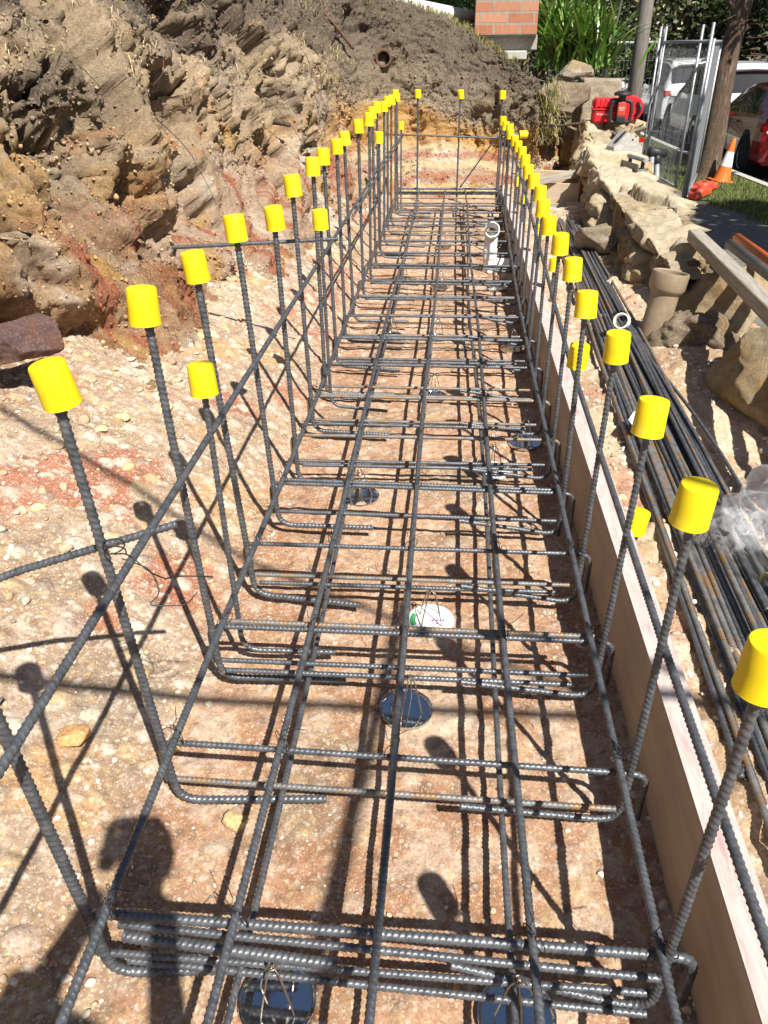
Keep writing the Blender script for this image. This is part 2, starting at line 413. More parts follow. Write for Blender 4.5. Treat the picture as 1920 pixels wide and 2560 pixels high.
so = bpy.data.objects.new('sun', sl); COL.objects.link(so); so.location = SUN * 30
so.rotation_euler = SUN.to_track_quat('Z', 'Y').to_euler()
w = bpy.data.worlds.new('World'); S.world = w; w.use_nodes = True
nt = w.node_tree; bg = nt.nodes['Background']; sky = nt.nodes.new('ShaderNodeTexSky')
sky.sky_type = 'NISHITA'; sky.sun_disc = False; sky.sun_elevation = math.asin(SUN.z); sky.sun_rotation = math.atan2(SUN.x, SUN.y)
nt.links.new(sky.outputs[0], bg.inputs[0]); bg.inputs[1].default_value = .05
S.view_settings.view_transform = 'Standard'; S.view_settings.look = 'None'; S.view_settings.exposure = .84; S.view_settings.gamma = 1
S.cycles.max_bounces = 6; S.cycles.transparent_max_bounces = 12

exec_parts = []
# ------------------------------------------------------------------ ground: excavated bank
def arcpoly():
    K = np.array([  # x, y, base z, crest z, inset
        (-1.36, -2.8, .10, 1.48, .80), (-1.32, .4, .10, 1.48, .80), (-1.24, 1.4, .12, 1.47, .82), (-1.08, 2.05, .10, 1.45, .88), (-.86, 2.45, .03, 1.45, 1.00),
        (-.82, 3.1, .0, 1.45, .98), (-.86, 3.8, -.03, 1.45, .90), (-.85, 4.5, -.05, 1.44, .82), (-.77, 5.4, -.08, 1.43, .74), (-.63, 6.35, -.11, 1.40, .68), (-.52, 6.95, -.12, 1.38, .68),
        (-.36, 7.25, -.12, 1.35, .54), (-.05, 7.32, -.12, 1.24, .50), (.24, 7.34, -.12, 1.02, .48), (.55, 7.34, -.10, .88, .44), (.80, 7.42, -.08, .85, .40), (.90, 7.75, -.05, .74, .34), (1.15, 8.15, 0, .66, .3), (1.7, 8.35, .0, .55, .3)])
    # Catmull-Rom
    out = []
    for i in range(len(K) - 1):
        p0, p1, p2, p3 = K[max(i - 1, 0)], K[i], K[i + 1], K[min(i + 2, len(K) - 1)]
        for t in np.linspace(0, 1, 30, endpoint=False):
            out.append(.5 * (2 * p1 + (p2 - p0) * t + (2 * p0 - 5 * p1 + 4 * p2 - p3) * t * t + (3 * p1 - p0 - 3 * p2 + p3) * t ** 3))
    out.append(K[-1]); return np.array(out)

def build_bank():
    A = arcpoly(); d = np.r_[0, np.cumsum(np.linalg.norm(np.diff(A[:, :2], axis=0), axis=1))]
    st = [0.0]
    while st[-1] < d[-1]:
        y = np.interp(st[-1], d, A[:, 1]); x = np.interp(st[-1], d, A[:, 0])
        q = math.hypot(x, y)
        st.append(st[-1] + (.03 if y < .3 else .012 if y < .8 else np.clip(.0028 * q, .0058, .013)))
    st = np.array(st); B = np.stack([np.interp(st, d, A[:, i]) for i in range(5)], 1)
    nt_ = np.gradient(B[:, :2], axis=0)
    k = np.ones(61) / 61
    pad = lambda a: np.convolve(np.r_[np.full(30, a[0]), a, np.full(30, a[-1])], k, 'valid')
    nt_ = np.stack([pad(nt_[:, 0]), pad(nt_[:, 1])], 1); nt_ /= np.linalg.norm(nt_, axis=1)[:, None]
    nrm = np.stack([nt_[:, 1], -nt_[:, 0]], 1)          # towards the trench
    nv = 200; tv = np.linspace(-.09, 1, nv); ext = np.r_[.02, .05, .1, .16, .24, .35, .5, .7, 1, 1.5, 2.2, 3.2, 4.5, 6.]
    nu = len(st); T = np.repeat(np.r_[tv, np.full(len(ext), 1.)][None], nu, 0); E = np.repeat(np.r_[np.zeros(nv), ext][None], nu, 0)
    W = nv + len(ext)
    prof = np.where(T < .34, T * 1.15, np.where(T < .62, .391 + (T - .34) * .42, .509 + (T - .62) * 1.25))
    z = B[:, 2:3] + T * (B[:, 3:4] - B[:, 2:3]) + E * .035
    ins = prof * B[:, 4:5] + E
    X = B[:, 0:1] - nrm[:, 0:1] * ins; Y = B[:, 1:2] - nrm[:, 1:2] * ins
    P = np.stack([X, Y, z], -1).reshape(-1, 3); t = T.ravel(); e = E.ravel()
    dirn = np.repeat(np.concatenate([nrm * .86, np.full((nu, 1), .52)], 1)[:, None], W, 1).reshape(-1, 3)
    far = sstep(5.8, 7.2, P[:, 1])                      # far wall: more compact soil
    edge = sstep(-.09, .06, t) * (1 - .8 * sstep(.0, .6, e))
    Pw = P + .05 * np.stack([vnoise(P * 12, 96), vnoise(P * 12, 97), vnoise(P * 12, 98)], 1) + .06 * np.stack([vnoise(P * 3.1, 91), vnoise(P * 3.1, 92), vnoise(P * 3.1, 93)], 1)
    big = fbm(Pw * (1.5, 1.5, 1.1), 3, 1)
    ledge = fbm(Pw * (1.2, 1.2, 3.6), 3, 5)
    cr = 1 - np.abs(fbm(Pw * (2.6, 2.6, 1.0), 3, 11)); cr = np.clip((cr - .84) / .16, 0, 1) ** 1.2
    cr2 = 1 - np.abs(fbm(Pw * (7, 7, 4.0) + 3, 2, 15)); cr2 = np.clip((cr2 - .82) / .18, 0, 1) ** 1.2
    smooth = sstep(-.02, .26, fbm(P * (1.9, 1.9, 2.2) + 5, 2, 21) + .75 * (.28 - t) - .12)       # scraped patches
    rough = (1 - .85 * smooth)
    st_ = np.array([1.0, 1.0, .72])
    f1, f2, cid = worley(Pw * st_ / .24 + .3 * vnoise(P * 9, 94)[:, None], 31, True); blk = (cid - .45) * sstep(.02, .25, f2 - f1) - .3 * sstep(.12, .0, f2 - f1)
    amp = 1 - .62 * far
    D = amp * (.20 * big + .08 * ledge) - amp * (.33 * cr + .09 * cr2 * rough) * sstep(.12, .4, t)
    D = D + rough * .055 * blk * (1 - .6 * far) + .045 * amp * rough * fbm(P * 5.5, 3, 64)
    # undercut hollows on the near left face, with a hanging lip above each
    def hollow(y0, z0, ry, rz, dep):
        q = ((P[:, 1] - y0) / ry) ** 2 + ((P[:, 2] - z0) / rz) ** 2
        return -dep * np.exp(-(q * .8) ** 1.6)
    left = sstep(-.55, -.8, P[:, 0])
    HD = left * (hollow(1.80, .21, .48, .095, .46) + hollow(2.25, .62, .09, .22, .36) + hollow(2.72, .66, .10, .20, .34) + hollow(2.30, .78, .14, .09, .22) + hollow(3.05, .42, .09, .16, .22) + hollow(3.85, .72, .20, .15, .42) + hollow(3.70, .40, .26, .12, .30) + hollow(4.6, .92, .10, .24, .34) + hollow(3.1, .95, .09, .2, .28) + hollow(2.0, .62, .08, .2, .22) + hollow(3.4, 1.15, .2, .08, .24) + hollow(5.5, .66, .1, .2, .24) + hollow(1.45, .62, .12, .2, .26) + hollow(2.9, .70, .05, .14, .16) + hollow(5.0, .45, .12, .1, .16))
    D = D + left * .14 * np.exp(-(((P[:, 2] - .46) / .13) ** 2)) * sstep(2.6, 1.9, P[:, 1])
    HD = HD * (1 + .5 * fbm(P * 7, 3, 67))
    Pn = P + dirn * (D * edge)[:, None]
    Pn[:, :2] += np.repeat(nrm[:, None], W, 1).reshape(-1, 2) * (HD * edge)[:, None]
    # second pass: clods and crumbs grow along the true surface normal
    G = Pn.reshape(nu, W, 3); Gs = G.copy()
    for _ in range(3): Gs[1:-1, 1:-1] = (Gs[1:-1, 1:-1] * 2 + Gs[:-2, 1:-1] + Gs[2:, 1:-1] + Gs[1:-1, :-2] + Gs[1:-1, 2:]) / 6
    nn = np.cross(np.gradient(Gs, axis=0), np.gradient(Gs, axis=1)).reshape(-1, 3); nn /= np.linalg.norm(nn, axis=1)[:, None] + 1e-9
    if (nn * dirn).sum(1).mean() < 0: nn = -nn
    Q = Pn + .02 * np.stack([vnoise(Pn * 17, 96), vnoise(Pn * 17, 97), vnoise(Pn * 17, 98)], 1)
    patch = .35 + .65 * sstep(-.15, .25, fbm(Pn * 3.1, 3, 68)); rr = (.25 + .75 * rough) * patch * (1 - .40 * far)
    g1, g2, gid = worley(Q / .095, 41, True); c1 = np.clip(1 - (g1 / .72) ** 2, 0, 1) * (.2 + gid)
    h1, h2, hid = worley(Q / .045, 51, True); c2 = np.clip(1 - (h1 / .75) ** 2, 0, 1) * (.2 + hid)
    k1, k2, kid = worley(Q / .021, 55, True); c3 = np.clip(1 - (k1 / .8) ** 2, 0, 1) * (.2 + kid)
    fine = fbm(Pn / .016, 3, 61, .6)
    grit = fbm(Pn * 26, 4, 65, .85)
    D2 = rr * (.030 * (c1 - .3) + .030 * (c2 - .25) + .020 * (c3 - .2) + .030 * fbm(Pn * 13, 4, 63, .7) + .034 * grit) + .010 * fine
    D2 = D2 + smooth * .007 * fbm(Pn * (34, 34, 4), 2, 66)                  # bucket-tooth grooves
    Pn = Pn + nn * (D2 * edge)[:, None]
    Pn[:, 2] += (1 - edge) * 0 + sstep(0, .5, e) * (.05 * fbm(P * 1.3, 3, 71) + .012 * fine)
    # ---- colour of the soil itself
    n1 = fbm(P * 2.3 + 9, 4, 101); n2 = fbm(P * (5, 5, 7) + 4, 4, 111); n3 = fbm(P * 11, 3, 121)
    c = np.repeat(np.array([[.40, .295, .185]]), len(P), 0)
    c = mix(c, (.31, .245, .18), sstep(-.1, .35, n1))                       # greyer clay
    c = mix(c, (.50, .38, .25), sstep(.12, .45, n2))
    lo = sstep(.56, .34, t + .24 * n1)
    c = mix(c, (.46, .275, .10), np.maximum(lo, .9 * sstep(.70, .55, t + .1 * n1) * sstep(3.2, 2.2, P[:, 1])) * sstep(-.12, .25, n2 + .5 * n1 + .02 + .5 * sstep(3.0, 2.0, P[:, 1])))            # ochre
    c = mix(c, (.37, .15, .05), lo * sstep(.2, .45, n3 + .3 * n1) * .7)
    lo2 = sstep(.42, .30, t + .16 * n1 - .02 * far) * sstep(1.7, 2.3, P[:, 1])
    near = sstep(3.6, 2.5, P[:, 1])
    c = mix(c, (.43, .305, .21), lo2); c = mix(c, (.36, .215, .105), lo2 * near * .8)
    sw = np.stack([P[:, 0] * 7, P[:, 1] * 9, P[:, 2] * 1.6], 1)
    streak = fbm(sw, 3, 131)
    c = mix(c, (.33, .11, .055), lo2 * sstep(.10, .36, streak + .25 * n1) * .9)
    c = mix(c, (.24, .115, .05), lo2 * near * sstep(.12, .36, fbm(sw + 80, 3, 137)) * .8)
    c = mix(c, (.45, .26, .09), lo2 * sstep(.14, .4, fbm(sw + 40, 3, 133)) * .8)
    c = mix(c, (.58, .50, .40), lo2 * sstep(.14, .40, -streak + .3 * n2) * (.85 - .35 * near))
    band = np.sin(P[:, 2] * 34 + 3 * n1 + 1.2 * n2)                        # layered clay on the far wall
    c = mix(c, (.60, .46, .27), far * lo * sstep(.1, .8, band) * .85)
    c = mix(c, (.40, .17, .10), far * lo * sstep(.45, .95, -band) * .7)
    c = mix(c, (.47, .26, .07), far * sstep(.22, .32, t + .06 * n2) * sstep(.52, .42, t + .1 * n1) * .75)
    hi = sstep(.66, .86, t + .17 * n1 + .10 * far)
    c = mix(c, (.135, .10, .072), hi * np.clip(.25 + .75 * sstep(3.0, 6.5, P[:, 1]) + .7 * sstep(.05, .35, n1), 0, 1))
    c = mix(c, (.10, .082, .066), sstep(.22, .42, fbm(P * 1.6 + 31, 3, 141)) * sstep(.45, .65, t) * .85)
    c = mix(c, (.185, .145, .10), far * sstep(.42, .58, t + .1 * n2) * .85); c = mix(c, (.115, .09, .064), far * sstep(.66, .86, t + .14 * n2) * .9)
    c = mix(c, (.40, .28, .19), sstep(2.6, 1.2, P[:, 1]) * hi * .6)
    c = mix(c, (.15, .14, .06), sstep(.02, .3, e) * .8)
    c = mix(c, (.27, .22, .11), sstep(.05, .3, n3) * sstep(.02, .3, e) * .7)
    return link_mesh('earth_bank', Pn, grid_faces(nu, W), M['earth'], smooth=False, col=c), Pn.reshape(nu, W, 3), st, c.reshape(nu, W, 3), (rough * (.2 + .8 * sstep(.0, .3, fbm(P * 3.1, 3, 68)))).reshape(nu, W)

bank, BANK, BST, BCOL, BROUGH = build_bank(); tag(bank, 'rough cut clay bank along the left and far end of the trench', 'earth bank', kind='structure')

# ---- trench floor with the rising apron on the left
def floor_z(x, y):
    x = np.asarray(x, float); y = np.asarray(y, float)
    z = -.165 + .125 * sstep(-.45, -.82, x) + np.clip(-.74 - x, 0, 1) * .42 * sstep(6.5, 4.5, y)
    P = np.stack([x, y, x * 0], 1)
    return z + .022 * fbm(P * 2.2, 3, 201) * (.5 + sstep(-.4, -.6, x)) + .006 * fbm(P * 14, 3, 203)
def strip_y(y0, y1, near=.006, k=.0026):
    ys = [y0]
    while ys[-1] < y1: ys.append(ys[-1] + (.03 if ys[-1] < .25 else max(near, k * abs(ys[-1]))))
    return np.array(ys)
def build_floor():
    xs = np.arange(-1.62, .46, .0065); ys = strip_y(-2.6, 7.6)
    X, Y = np.meshgrid(xs, ys, indexing='ij'); x, y = X.ravel(), Y.ravel()
    z = floor_z(x, y); P = np.stack([x, y, z * 0], 1)
    ap = sstep(-.46, -.62, x)
    f1, f2, cid = worley(P / .045, 211, True); peb = np.clip(1 - (f1 / .55) ** 2, 0, 1) * (cid > .55)
    g1, g2, gid = worley(P / .016, 221, True); grit = np.clip(1 - (g1 / .7) ** 2, 0, 1) * gid
    z = z + peb * (.006 + .010 * ap) * cid + grit * (.0022 + .0025 * ap) + .003 * fbm(P * 45, 3, 231)
    n1 = fbm(P * 2.0, 4, 241); n2 = fbm(P * 6 + 3, 4, 251); n3 = fbm(P * 17, 3, 261)
    c = np.repeat(np.array([[.37, .20, .112]]), len(x), 0)
    c = mix(c, (.445, .27, .165), sstep(-.1, .3, n2)); c = mix(c, (.36, .195, .11), sstep(.08, .45, -n2 + .4 * n1) * .75)
    c = mix(c, (.54, .40, .29), sstep(.18, .42, n3 + .5 * n1) * .7)
    c = mix(c, (.24, .165, .10), sstep(.28, .5, fbm(P * 3.3 + 8, 3, 271)) * .7)
    c = mix(c, (.37, .265, .18), ap * .9)
    c = mix(c, (.33, .235, .15), ap * sstep(.05, .35, fbm(P * 3.1 + 11, 4, 285)) * .7)
    c = mix(c, (.50, .40, .305), ap * sstep(.12, .4, n2 + .4 * n3) * .75)
    rs_ = fbm(np.stack([x * 2.2 + y * 1.2, y * 3.4 - x * 1.5, x * 0], 1) + 2, 4, 281)
    c = mix(c, (.36, .12, .065), ap * sstep(.14, .26, rs_) * .85); c = mix(c, (.50, .29, .115), ap * sstep(.20, .36, -rs_) * .65)
    c = mix(c, (.25, .185, .12), ap * sstep(.15, .40, fbm(P * 2.6 + 6, 3, 291)) * .75)
    white = (gid > .80) * sstep(.35, .8, grit / np.maximum(gid, .1))
    c = mix(c, (.66, .58, .48), white * (.35 + .4 * ap)); c = mix(c, (.13, .09, .065), (gid < .10) * .45 * np.ones(len(x)))
    pc = np.array([[.62, .54, .43], [.50, .36, .20], [.30, .24, .19], [.55, .42, .34]])[(cid * 997).astype(int) % 4]
    c = mix(c, pc, (peb > .15) * (.35 + .4 * ap))
    return link_mesh('trench_floor', np.stack([x, y, z], 1), grid_faces(len(xs), len(ys)), M['floor'], col=c)
tag(build_floor(), 'pinkish tan clay floor of the footing trench', 'trench floor', kind='structure')

# ---- ground shelf on the right of the form board
def shelf_z(x, y):
    x = np.asarray(x, float); y = np.asarray(y, float); P = np.stack([x, y, x * 0], 1)
    z = -.012 + .03 * fbm(P * 2.1 + 7, 3, 301) * sstep(.43, .6, x) + .04 * sstep(.75, 1.0, x)
    z = z - .16 * np.exp(-(((x - .98) / .20) ** 2 + ((y - 2.05) / .42) ** 2))
    z = z - .05 * sstep(5.6, 6.6, y) - .85 * sstep(1.22, 1.34, x)
    return z
def build_shelf():
    xs = np.arange(.424, 1.40, .0075); ys = strip_y(-2.6, 8.6, .0075)
    X, Y = np.meshgrid(xs, ys, indexing='ij'); x, y = X.ravel(), Y.ravel(); z = shelf_z(x, y); P = np.stack([x, y, z * 0], 1)
    f1, f2, cid = worley(P / .07, 311, True); peb = np.clip(1 - (f1 / .6) ** 2, 0, 1) * (cid > .5)
    g1, g2, gid = worley(P / .022, 321, True); grit = np.clip(1 - (g1 / .7) ** 2, 0, 1) * gid
    z = z + .018 * peb * cid + .007 * grit + .006 * fbm(P * 25, 3, 331)
    n1 = fbm(P * 2.4 + 1, 4, 341); n2 = fbm(P * 7, 4, 351)
    c = np.repeat(np.array([[.44, .30, .185]]), len(x), 0)
    c = mix(c, (.56, .43, .30), sstep(-.05, .3, n2)); c = mix(c, (.34, .235, .14), sstep(.05, .4, n1)); c = mix(c, (.42, .20, .13), sstep(.25, .5, fbm(P * 4 + 2, 3, 361)) * .7)
    c = mix(c, (.66, .56, .46), ((gid > .78) * sstep(.2, .7, grit)) * .7)
    return link_mesh('dirt_shelf', np.stack([x, y, z], 1), grid_faces(len(xs), len(ys)), M['floor'], col=c)
tag(build_shelf(), 'rubbly tan dirt between the form board and the stone wall', 'dirt ground', kind='structure')

# ---- loose stones (uncountable): three sheets of pebbles in one object
def ico():
    t = (1 + 5 ** .5) / 2
    v = np.array([(-1, t, 0), (1, t, 0), (-1, -t, 0), (1, -t, 0), (0, -1, t), (0, 1, t), (0, -1, -t), (0, 1, -t), (t, 0, -1), (t, 0, 1), (-t, 0, -1), (-t, 0, 1)], float)
    f = [(0, 11, 5), (0, 5, 1), (0, 1, 7), (0, 7, 10), (0, 10, 11), (1, 5, 9), (5, 11, 4), (11, 10, 2), (10, 7, 6), (7, 1, 8), (3, 9, 4), (3, 4, 2), (3, 2, 6), (3, 6, 8), (3, 8, 9), (4, 9, 5), (2, 4, 11), (6, 2, 10), (8, 6, 7), (9, 8, 1)]
    v /= np.linalg.norm(v[0]); return v, np.array(f)
def subdiv(v, f):
    e = {}; V = list(v); F = []
    def mid(a, b):
        k = (min(a, b), max(a, b))
        if k not in e:
            p = (V[a] + V[b]) / 2; V.append(p / np.linalg.norm(p)); e[k] = len(V) - 1
        return e[k]
    for a, b, c in f:
        x, y, z = mid(a, b), mid(b, c), mid(c, a); F += [(a, x, z), (b, y, x), (c, z, y), (x, y, z)]
    return np.array(V), np.array(F)
ICO1 = ico(); ICO2 = subdiv(*ICO1); ICO3 = subdiv(*ICO2); ICO4 = subdiv(*ICO3); ICO5 = subdiv(*ICO4)
def scatter_stones(name, pts, sizes, cols, sink=.25):
    v, f = ICO2; n = len(pts); k = len(v)
    V = np.repeat(v[None], n, 0)
    for q in range(5):                                   # chip flat facets off each stone
        d = rng.normal(size=(n, 1, 3)); d /= np.linalg.norm(d, axis=2, keepdims=True); o = .45 + .35 * rng.random((n, 1))
        ex = np.maximum(0, (V * d).sum(2) - o); V = V - ex[..., None] * d
    V = V * (1 + .16 * (rng.random((n, k, 1)) - .5))
    V = V * (sizes[:, None, None] * (.55 + .75 * rng.random((n, 1, 3)))); V[:, :, 2] *= .7
    a = rng.random(n) * 2 * PI; ca, sa = np.cos(a)[:, None], np.sin(a)[:, None]
    x = V[:, :, 0] * ca - V[:, :, 1] * sa; y = V[:, :, 0] * sa + V[:, :, 1] * ca
    V = np.stack([x, y, V[:, :, 2]], -1) + pts[:, None]; V[:, :, 2] += sizes[:, None] * sink
    F = (f[None] + (np.arange(n) * k)[:, None, None]).reshape(-1, 3)
    C = np.repeat(cols[:, None], k, 1).reshape(-1, 3)
    return link_mesh(name, V.reshape(-1, 3), F, M['stones'], smooth=False, col=C)
PAL = np.array([(.60, .52, .42), (.50, .38, .25), (.40, .29, .19), (.30, .24, .18), (.46, .25, .15), (.58, .44, .22), (.36, .14, .085), (.64, .58, .50), (.42, .36, .29)])
def stones_all():
    P, Sz, C = [], [], []
    def put(n, xr, yr, zf, smin, smax, pal, ypow=1.6):
        x = rng.uniform(*xr, n); y = yr[0] + (yr[1] - yr[0]) * rng.random(n) ** ypow
        s = smin * (smax / smin) ** (rng.random(n) ** 2.2)
        P.append(np.stack([x, y, zf(x, y)], 1)); Sz.append(s); C.append(PAL[rng.choice(pal, n)] * (.8 + .4 * rng.random((n, 1))))
    put(7500, (-1.45, -.46), (.3, 6.6), floor_z, .0024, .009, [0, 1, 1, 2, 2, 3, 4, 5, 7, 8, 8])
    put(1600, (-.46, .38), (.35, 7.2), floor_z, .0022, .007, [0, 1, 2, 4, 7, 3])
    put(260, (.25, .38), (.4, 6), floor_z, .003, .013, [0, 1, 2, 7])
    put(4600, (.43, 1.15), (.4, 7.2), shelf_z, .0028, .015, [0, 1, 2, 4, 7, 8, 0])
    put(600, (-1.3, -.85), (1.2, 5.5), floor_z, .005, .024, [0, 1, 5, 2, 8, 1, 2])
    P = np.concatenate(P); Sz = np.concatenate(Sz); C = np.concatenate(C)
    tag(scatter_stones('gravel', P, Sz, C), 'loose pebbles and crumbs of clay scattered over the ground', 'gravel', kind='stuff')
stones_all()
def crumbs():
    # crumbled clods clinging to the cut face, each the colour of the soil it broke from
    v, f = ICO1; nu, W, _ = BANK.shape; n = 110000
    i = rng.integers(2, nu - 2, n); j = rng.integers(12, 199, n); k_ = rng.random(n) < .12 + BROUGH[i, j]; i, j = i[k_], j[k_]; n = len(i)
    far_ = np.clip(np.linalg.norm(BANK[i, j] - (0, 0, 1), axis=1) / 2.4, .8, 2.2)
    sz = .0026 * (2.9 ** (rng.random(n) ** 2.0)) * far_ ** .5; p = BANK[i, j] + rng.normal(0, .003, (n, 3))
    V = v[None] * (1 + .9 * (rng.random((n, 12, 1)) - .5)) * sz[:, None, None] * (.4 + 1.0 * rng.random((n, 1, 3))) + p[:, None]
    C = np.repeat((BCOL[i, j] * (.68 + .42 * rng.random((n, 1))))[:, None], 12, 1)
    F = (f[None] + (np.arange(n) * 12)[:, None, None]).reshape(-1, 3)
    tag(link_mesh('soil_crumbs', V.reshape(-1, 3), F, M['stones'], smooth=False, col=C.reshape(-1, 3)), 'crumbs and clods of soil clinging to the cut bank', 'soil crumbs', kind='stuff')
crumbs()

# ------------------------------------------------------------------ reinforcement
Y0 = .556; DY = .30
ORD = ['nearest', 'second', 'third', 'fourth', 'fifth', 'sixth', 'seventh', 'eighth', 'ninth', 'tenth', 'eleventh', 'twelfth', 'thirteenth', 'fourteenth', 'fifteenth', 'sixteenth', 'seventeenth', 'eighteenth', 'nineteenth', 'twentieth', 'twenty-first', 'twenty-second', 'twenty-third']
def xl(y): return -.428 + .006 * y / 6.5
def xr(y): return .298 + .075 * np.clip((y - 2.5) / 4, 0, 1) ** 1.0

def bar_mesh(path, r, near=True, pitch=.0090, n=10, amp=.20):
    """adaptive ribs: dense rings only where the bar is close enough to show them"""
    P = np.asarray(path, float); d = np.r_[0, np.cumsum(np.linalg.norm(np.diff(P, axis=0), axis=1))]
    st = [0.0]
    while st[-1] < d[-1]:
        q = [np.interp(st[-1], d, P[:, i]) for i in range(3)]; D = math.sqrt(q[0] ** 2 + q[1] ** 2 + (q[2] - .99) ** 2)
        st.append(st[-1] + (pitch / 7 if D < 1.6 else pitch / 5 if D < 2.6 else pitch / 3.5 if D < 3.4 else .03))
    st[-1] = d[-1]
    return tube_arrays(P, r, n, True, (pitch, amp, np.array(st)))

def bar(name, path, r, mat='steel', parent=None, label=None, group=None, cat='steel bar', pitch=.0088, n=10):
    V, F = bar_mesh(path, r, pitch=pitch, n=n)
    o = link_mesh(name, V, F, M[mat], parent)
    return tag(o, label, cat, group)

# ---- long bars of the mat
def wob(x0f, z, y0, y1, sx, sz, step=.15):
    ys = np.arange(y0, y1 + 1e-6, step)
    return [(x0f(y) + sx * math.sin(y * 2.1 + z * 40 + x0f(0) * 9), y, z + sz * math.sin(y * 3.3 + x0f(0) * 20)) for y in ys]
R16 = .0056; R12 = .0050
gl = 'long steel bars running down the trench'
inner = lambda a, b: (lambda y: a + (b - a) * np.clip(y / 6.5, 0, 1))
bar('long_bar', wob(lambda y: xl(y), .011, .30, 6.64, .003, .002), .0061, label='thick long bar along the left edge of the steel mat', group=gl)
bar('long_bar', wob(lambda y: xr(y), .011, .30, 6.64, .003, .002), .0058, label='thick long bar along the right edge of the steel mat beside the form board', group=gl)
bar('long_bar', wob(inner(-.251, -.262), .010, .30, 6.64, .004, .003), R16, label='top long bar of the mat, first one in from the left edge bar', group=gl)
bar('long_bar', wob(inner(-.068, -.062), .010, .30, 6.64, .004, .003), R16, label='top long bar running down the middle of the mat over the bar chairs', group=gl)
bar('long_bar', wob(inner(.137, .100), .010, .30, 6.64, .004, .003), R16, label='top long bar of the mat, first one in from the right edge bar', group=gl)
bar('long_bar', wob(inner(-.262, -.275), -.105, .30, 6.6, .006, .004), R12, 'steel', label='lower long bar under the cross bars, left of the middle', group=gl)
bar('long_bar', wob(inner(-.0745, -.070), -.108, .30, 6.6, .004, .004), R12, 'steel_dull', label='lower long bar under the cross bars, along the middle', group=gl)
bar('long_bar', wob(inner(.128, .092), -.105, .30, 6.6, .006, .004), R12, 'steel', label='lower long bar under the cross bars, right of the middle', group=gl)
# side bars tied to the starters
bar('side_bar', [(-.427, .2, .385), (-.428, 1.5, .392), (-.428, 3.2, .396), (-.420, 5.0, .41), (-.404, 6.62, .412)], .0054, label='long bar tied high across the inside of the left starter row', group=gl)
bar('side_bar', [(-.416, 3.4, .385), (-.412, 5.0, .392), (-.400, 6.60, .395)], .0056, label='second lapped side bar tied just under the first one at the far left', group=gl)
bar('side_bar', [(.322, .2, .262), (.326, .9, .252), (.328, 2.0, .272), (.334, 3.2, .36), (.346, 4.4, .425), (.356, 5.6, .47), (.360, 6.62, .44)], .0054, label='long bar tied outside the right starter row, sloping upward to the far end', group=gl)

# ---- cross bars (hooked ends) at every station, upper and lower
gc = 'cross bars of the steel mat'
def hook_path(y, z, xa, xb, dl, dr, tilt=0):
    """cross bar whose two ends bend down"""
    return fillet([(xa - .036, y, z - dl), (xa - .036, y, z), (xb + .046, y + tilt, z), (xb + .046, y + tilt, z - dr)], .028, 7)
for k in range(21):
    y = Y0 + DY * k; a, b = xl(y), xr(y); j = random.Random(k + 3); od = ORD[k]
    dz = j.uniform(-.004, .004); ty = j.uniform(-.012, .012)
    bar('cross_bar', hook_path(y + .012, -.005 + dz, a, b, .095, .11, ty), R12 if k else .0066, 'steel_dull' if j.random() < .35 else 'steel', label=f'upper cross bar with bent down ends, {od} station of the mat from the viewer', group=gc)
    if k % 2 == 0 and k:
        bar('cross_bar', [(a - .014, y + .034, -.008), (b + .012, y + .034 + ty, -.010)], .0052, 'steel' if j.random() < .6 else 'steel_dull', label=f'straight cross bar doubled up beside the upper one at the {od} station', group=gc)
    bar('cross_bar', [(a - .02, y + .006, -.090 + dz), (b + .006, y + .006 + ty, -.088)], R12, 'steel_dull' if j.random() < .4 else 'steel', label=f'lower straight cross bar under the mat at the {od} station', group=gc)
    if 0 < k < 14 and k % 3 != 1:
        bar('cross_bar', [(a + .0, y - .020, -.092), (b - .03, y - .018 + ty, -.092)], .0052, 'steel', label=f'second lower cross bar lying against the first at the {od} station', group=gc)
for q, (dy_, zz, r_, x0, x1) in enumerate([(.010, -.026, .0052, -.42, .30), (.012, -.058, .0076, -.42, -.12), (.004, -.104, .0050, -.42, .295)]):
    bar('cross_bar', [(x0, Y0 + dy_, zz), (x1, Y0 + dy_ - .012, zz - .008)], r_, 'steel', label=['extra bar doubled against the nearest upper cross bar', 'thick short bar end lying under the nearest cross bar on the left', 'lowest extra bar of the bundle under the nearest cross bar'][q], group=gc)

# ---- starter bars with yellow caps
def cap_mesh():
    mb = MB()
    mb.lathe([(.0001, .0), (.0190, .0), (.0222, -.0010), (.0234, -.0040), (.0240, -.030), (.0246, -.053), (.0250, -.056), (.0232, -.056), (.0222, -.03), (.0215, -.006), (.0001, -.006)], 40)
    return mb
def starter(h, tail, r=.0065, zfoot=-.130, thick=True, tdip=.0, rise=-.01):
    """bar: tail along +x at the foot, bend, upright to height h above the mat (local origin at mat level)"""
    root = empty('starter_bar')
    P = fillet([(tail, tdip, zfoot + rise), (.0, 0, zfoot), (0, 0, h - .008)], .045, 9)
    st_ = np.arange(0, 2, .0028); L = sum(np.linalg.norm(np.array(P[i + 1]) - np.array(P[i])) for i in range(len(P) - 1))
    V, F = tube_arrays(P, r, 12, True, (.0102, .21, np.linspace(0, L, int(L / .0013))))
    link_mesh('bar', V, F, M['steel'], root)
    cm = cap_mesh(); c = link_mesh('safety_cap', cm.v, cm.f, M['yellow'], root); c.location = (0, 0, h); shade_auto(c, 50)
    return root
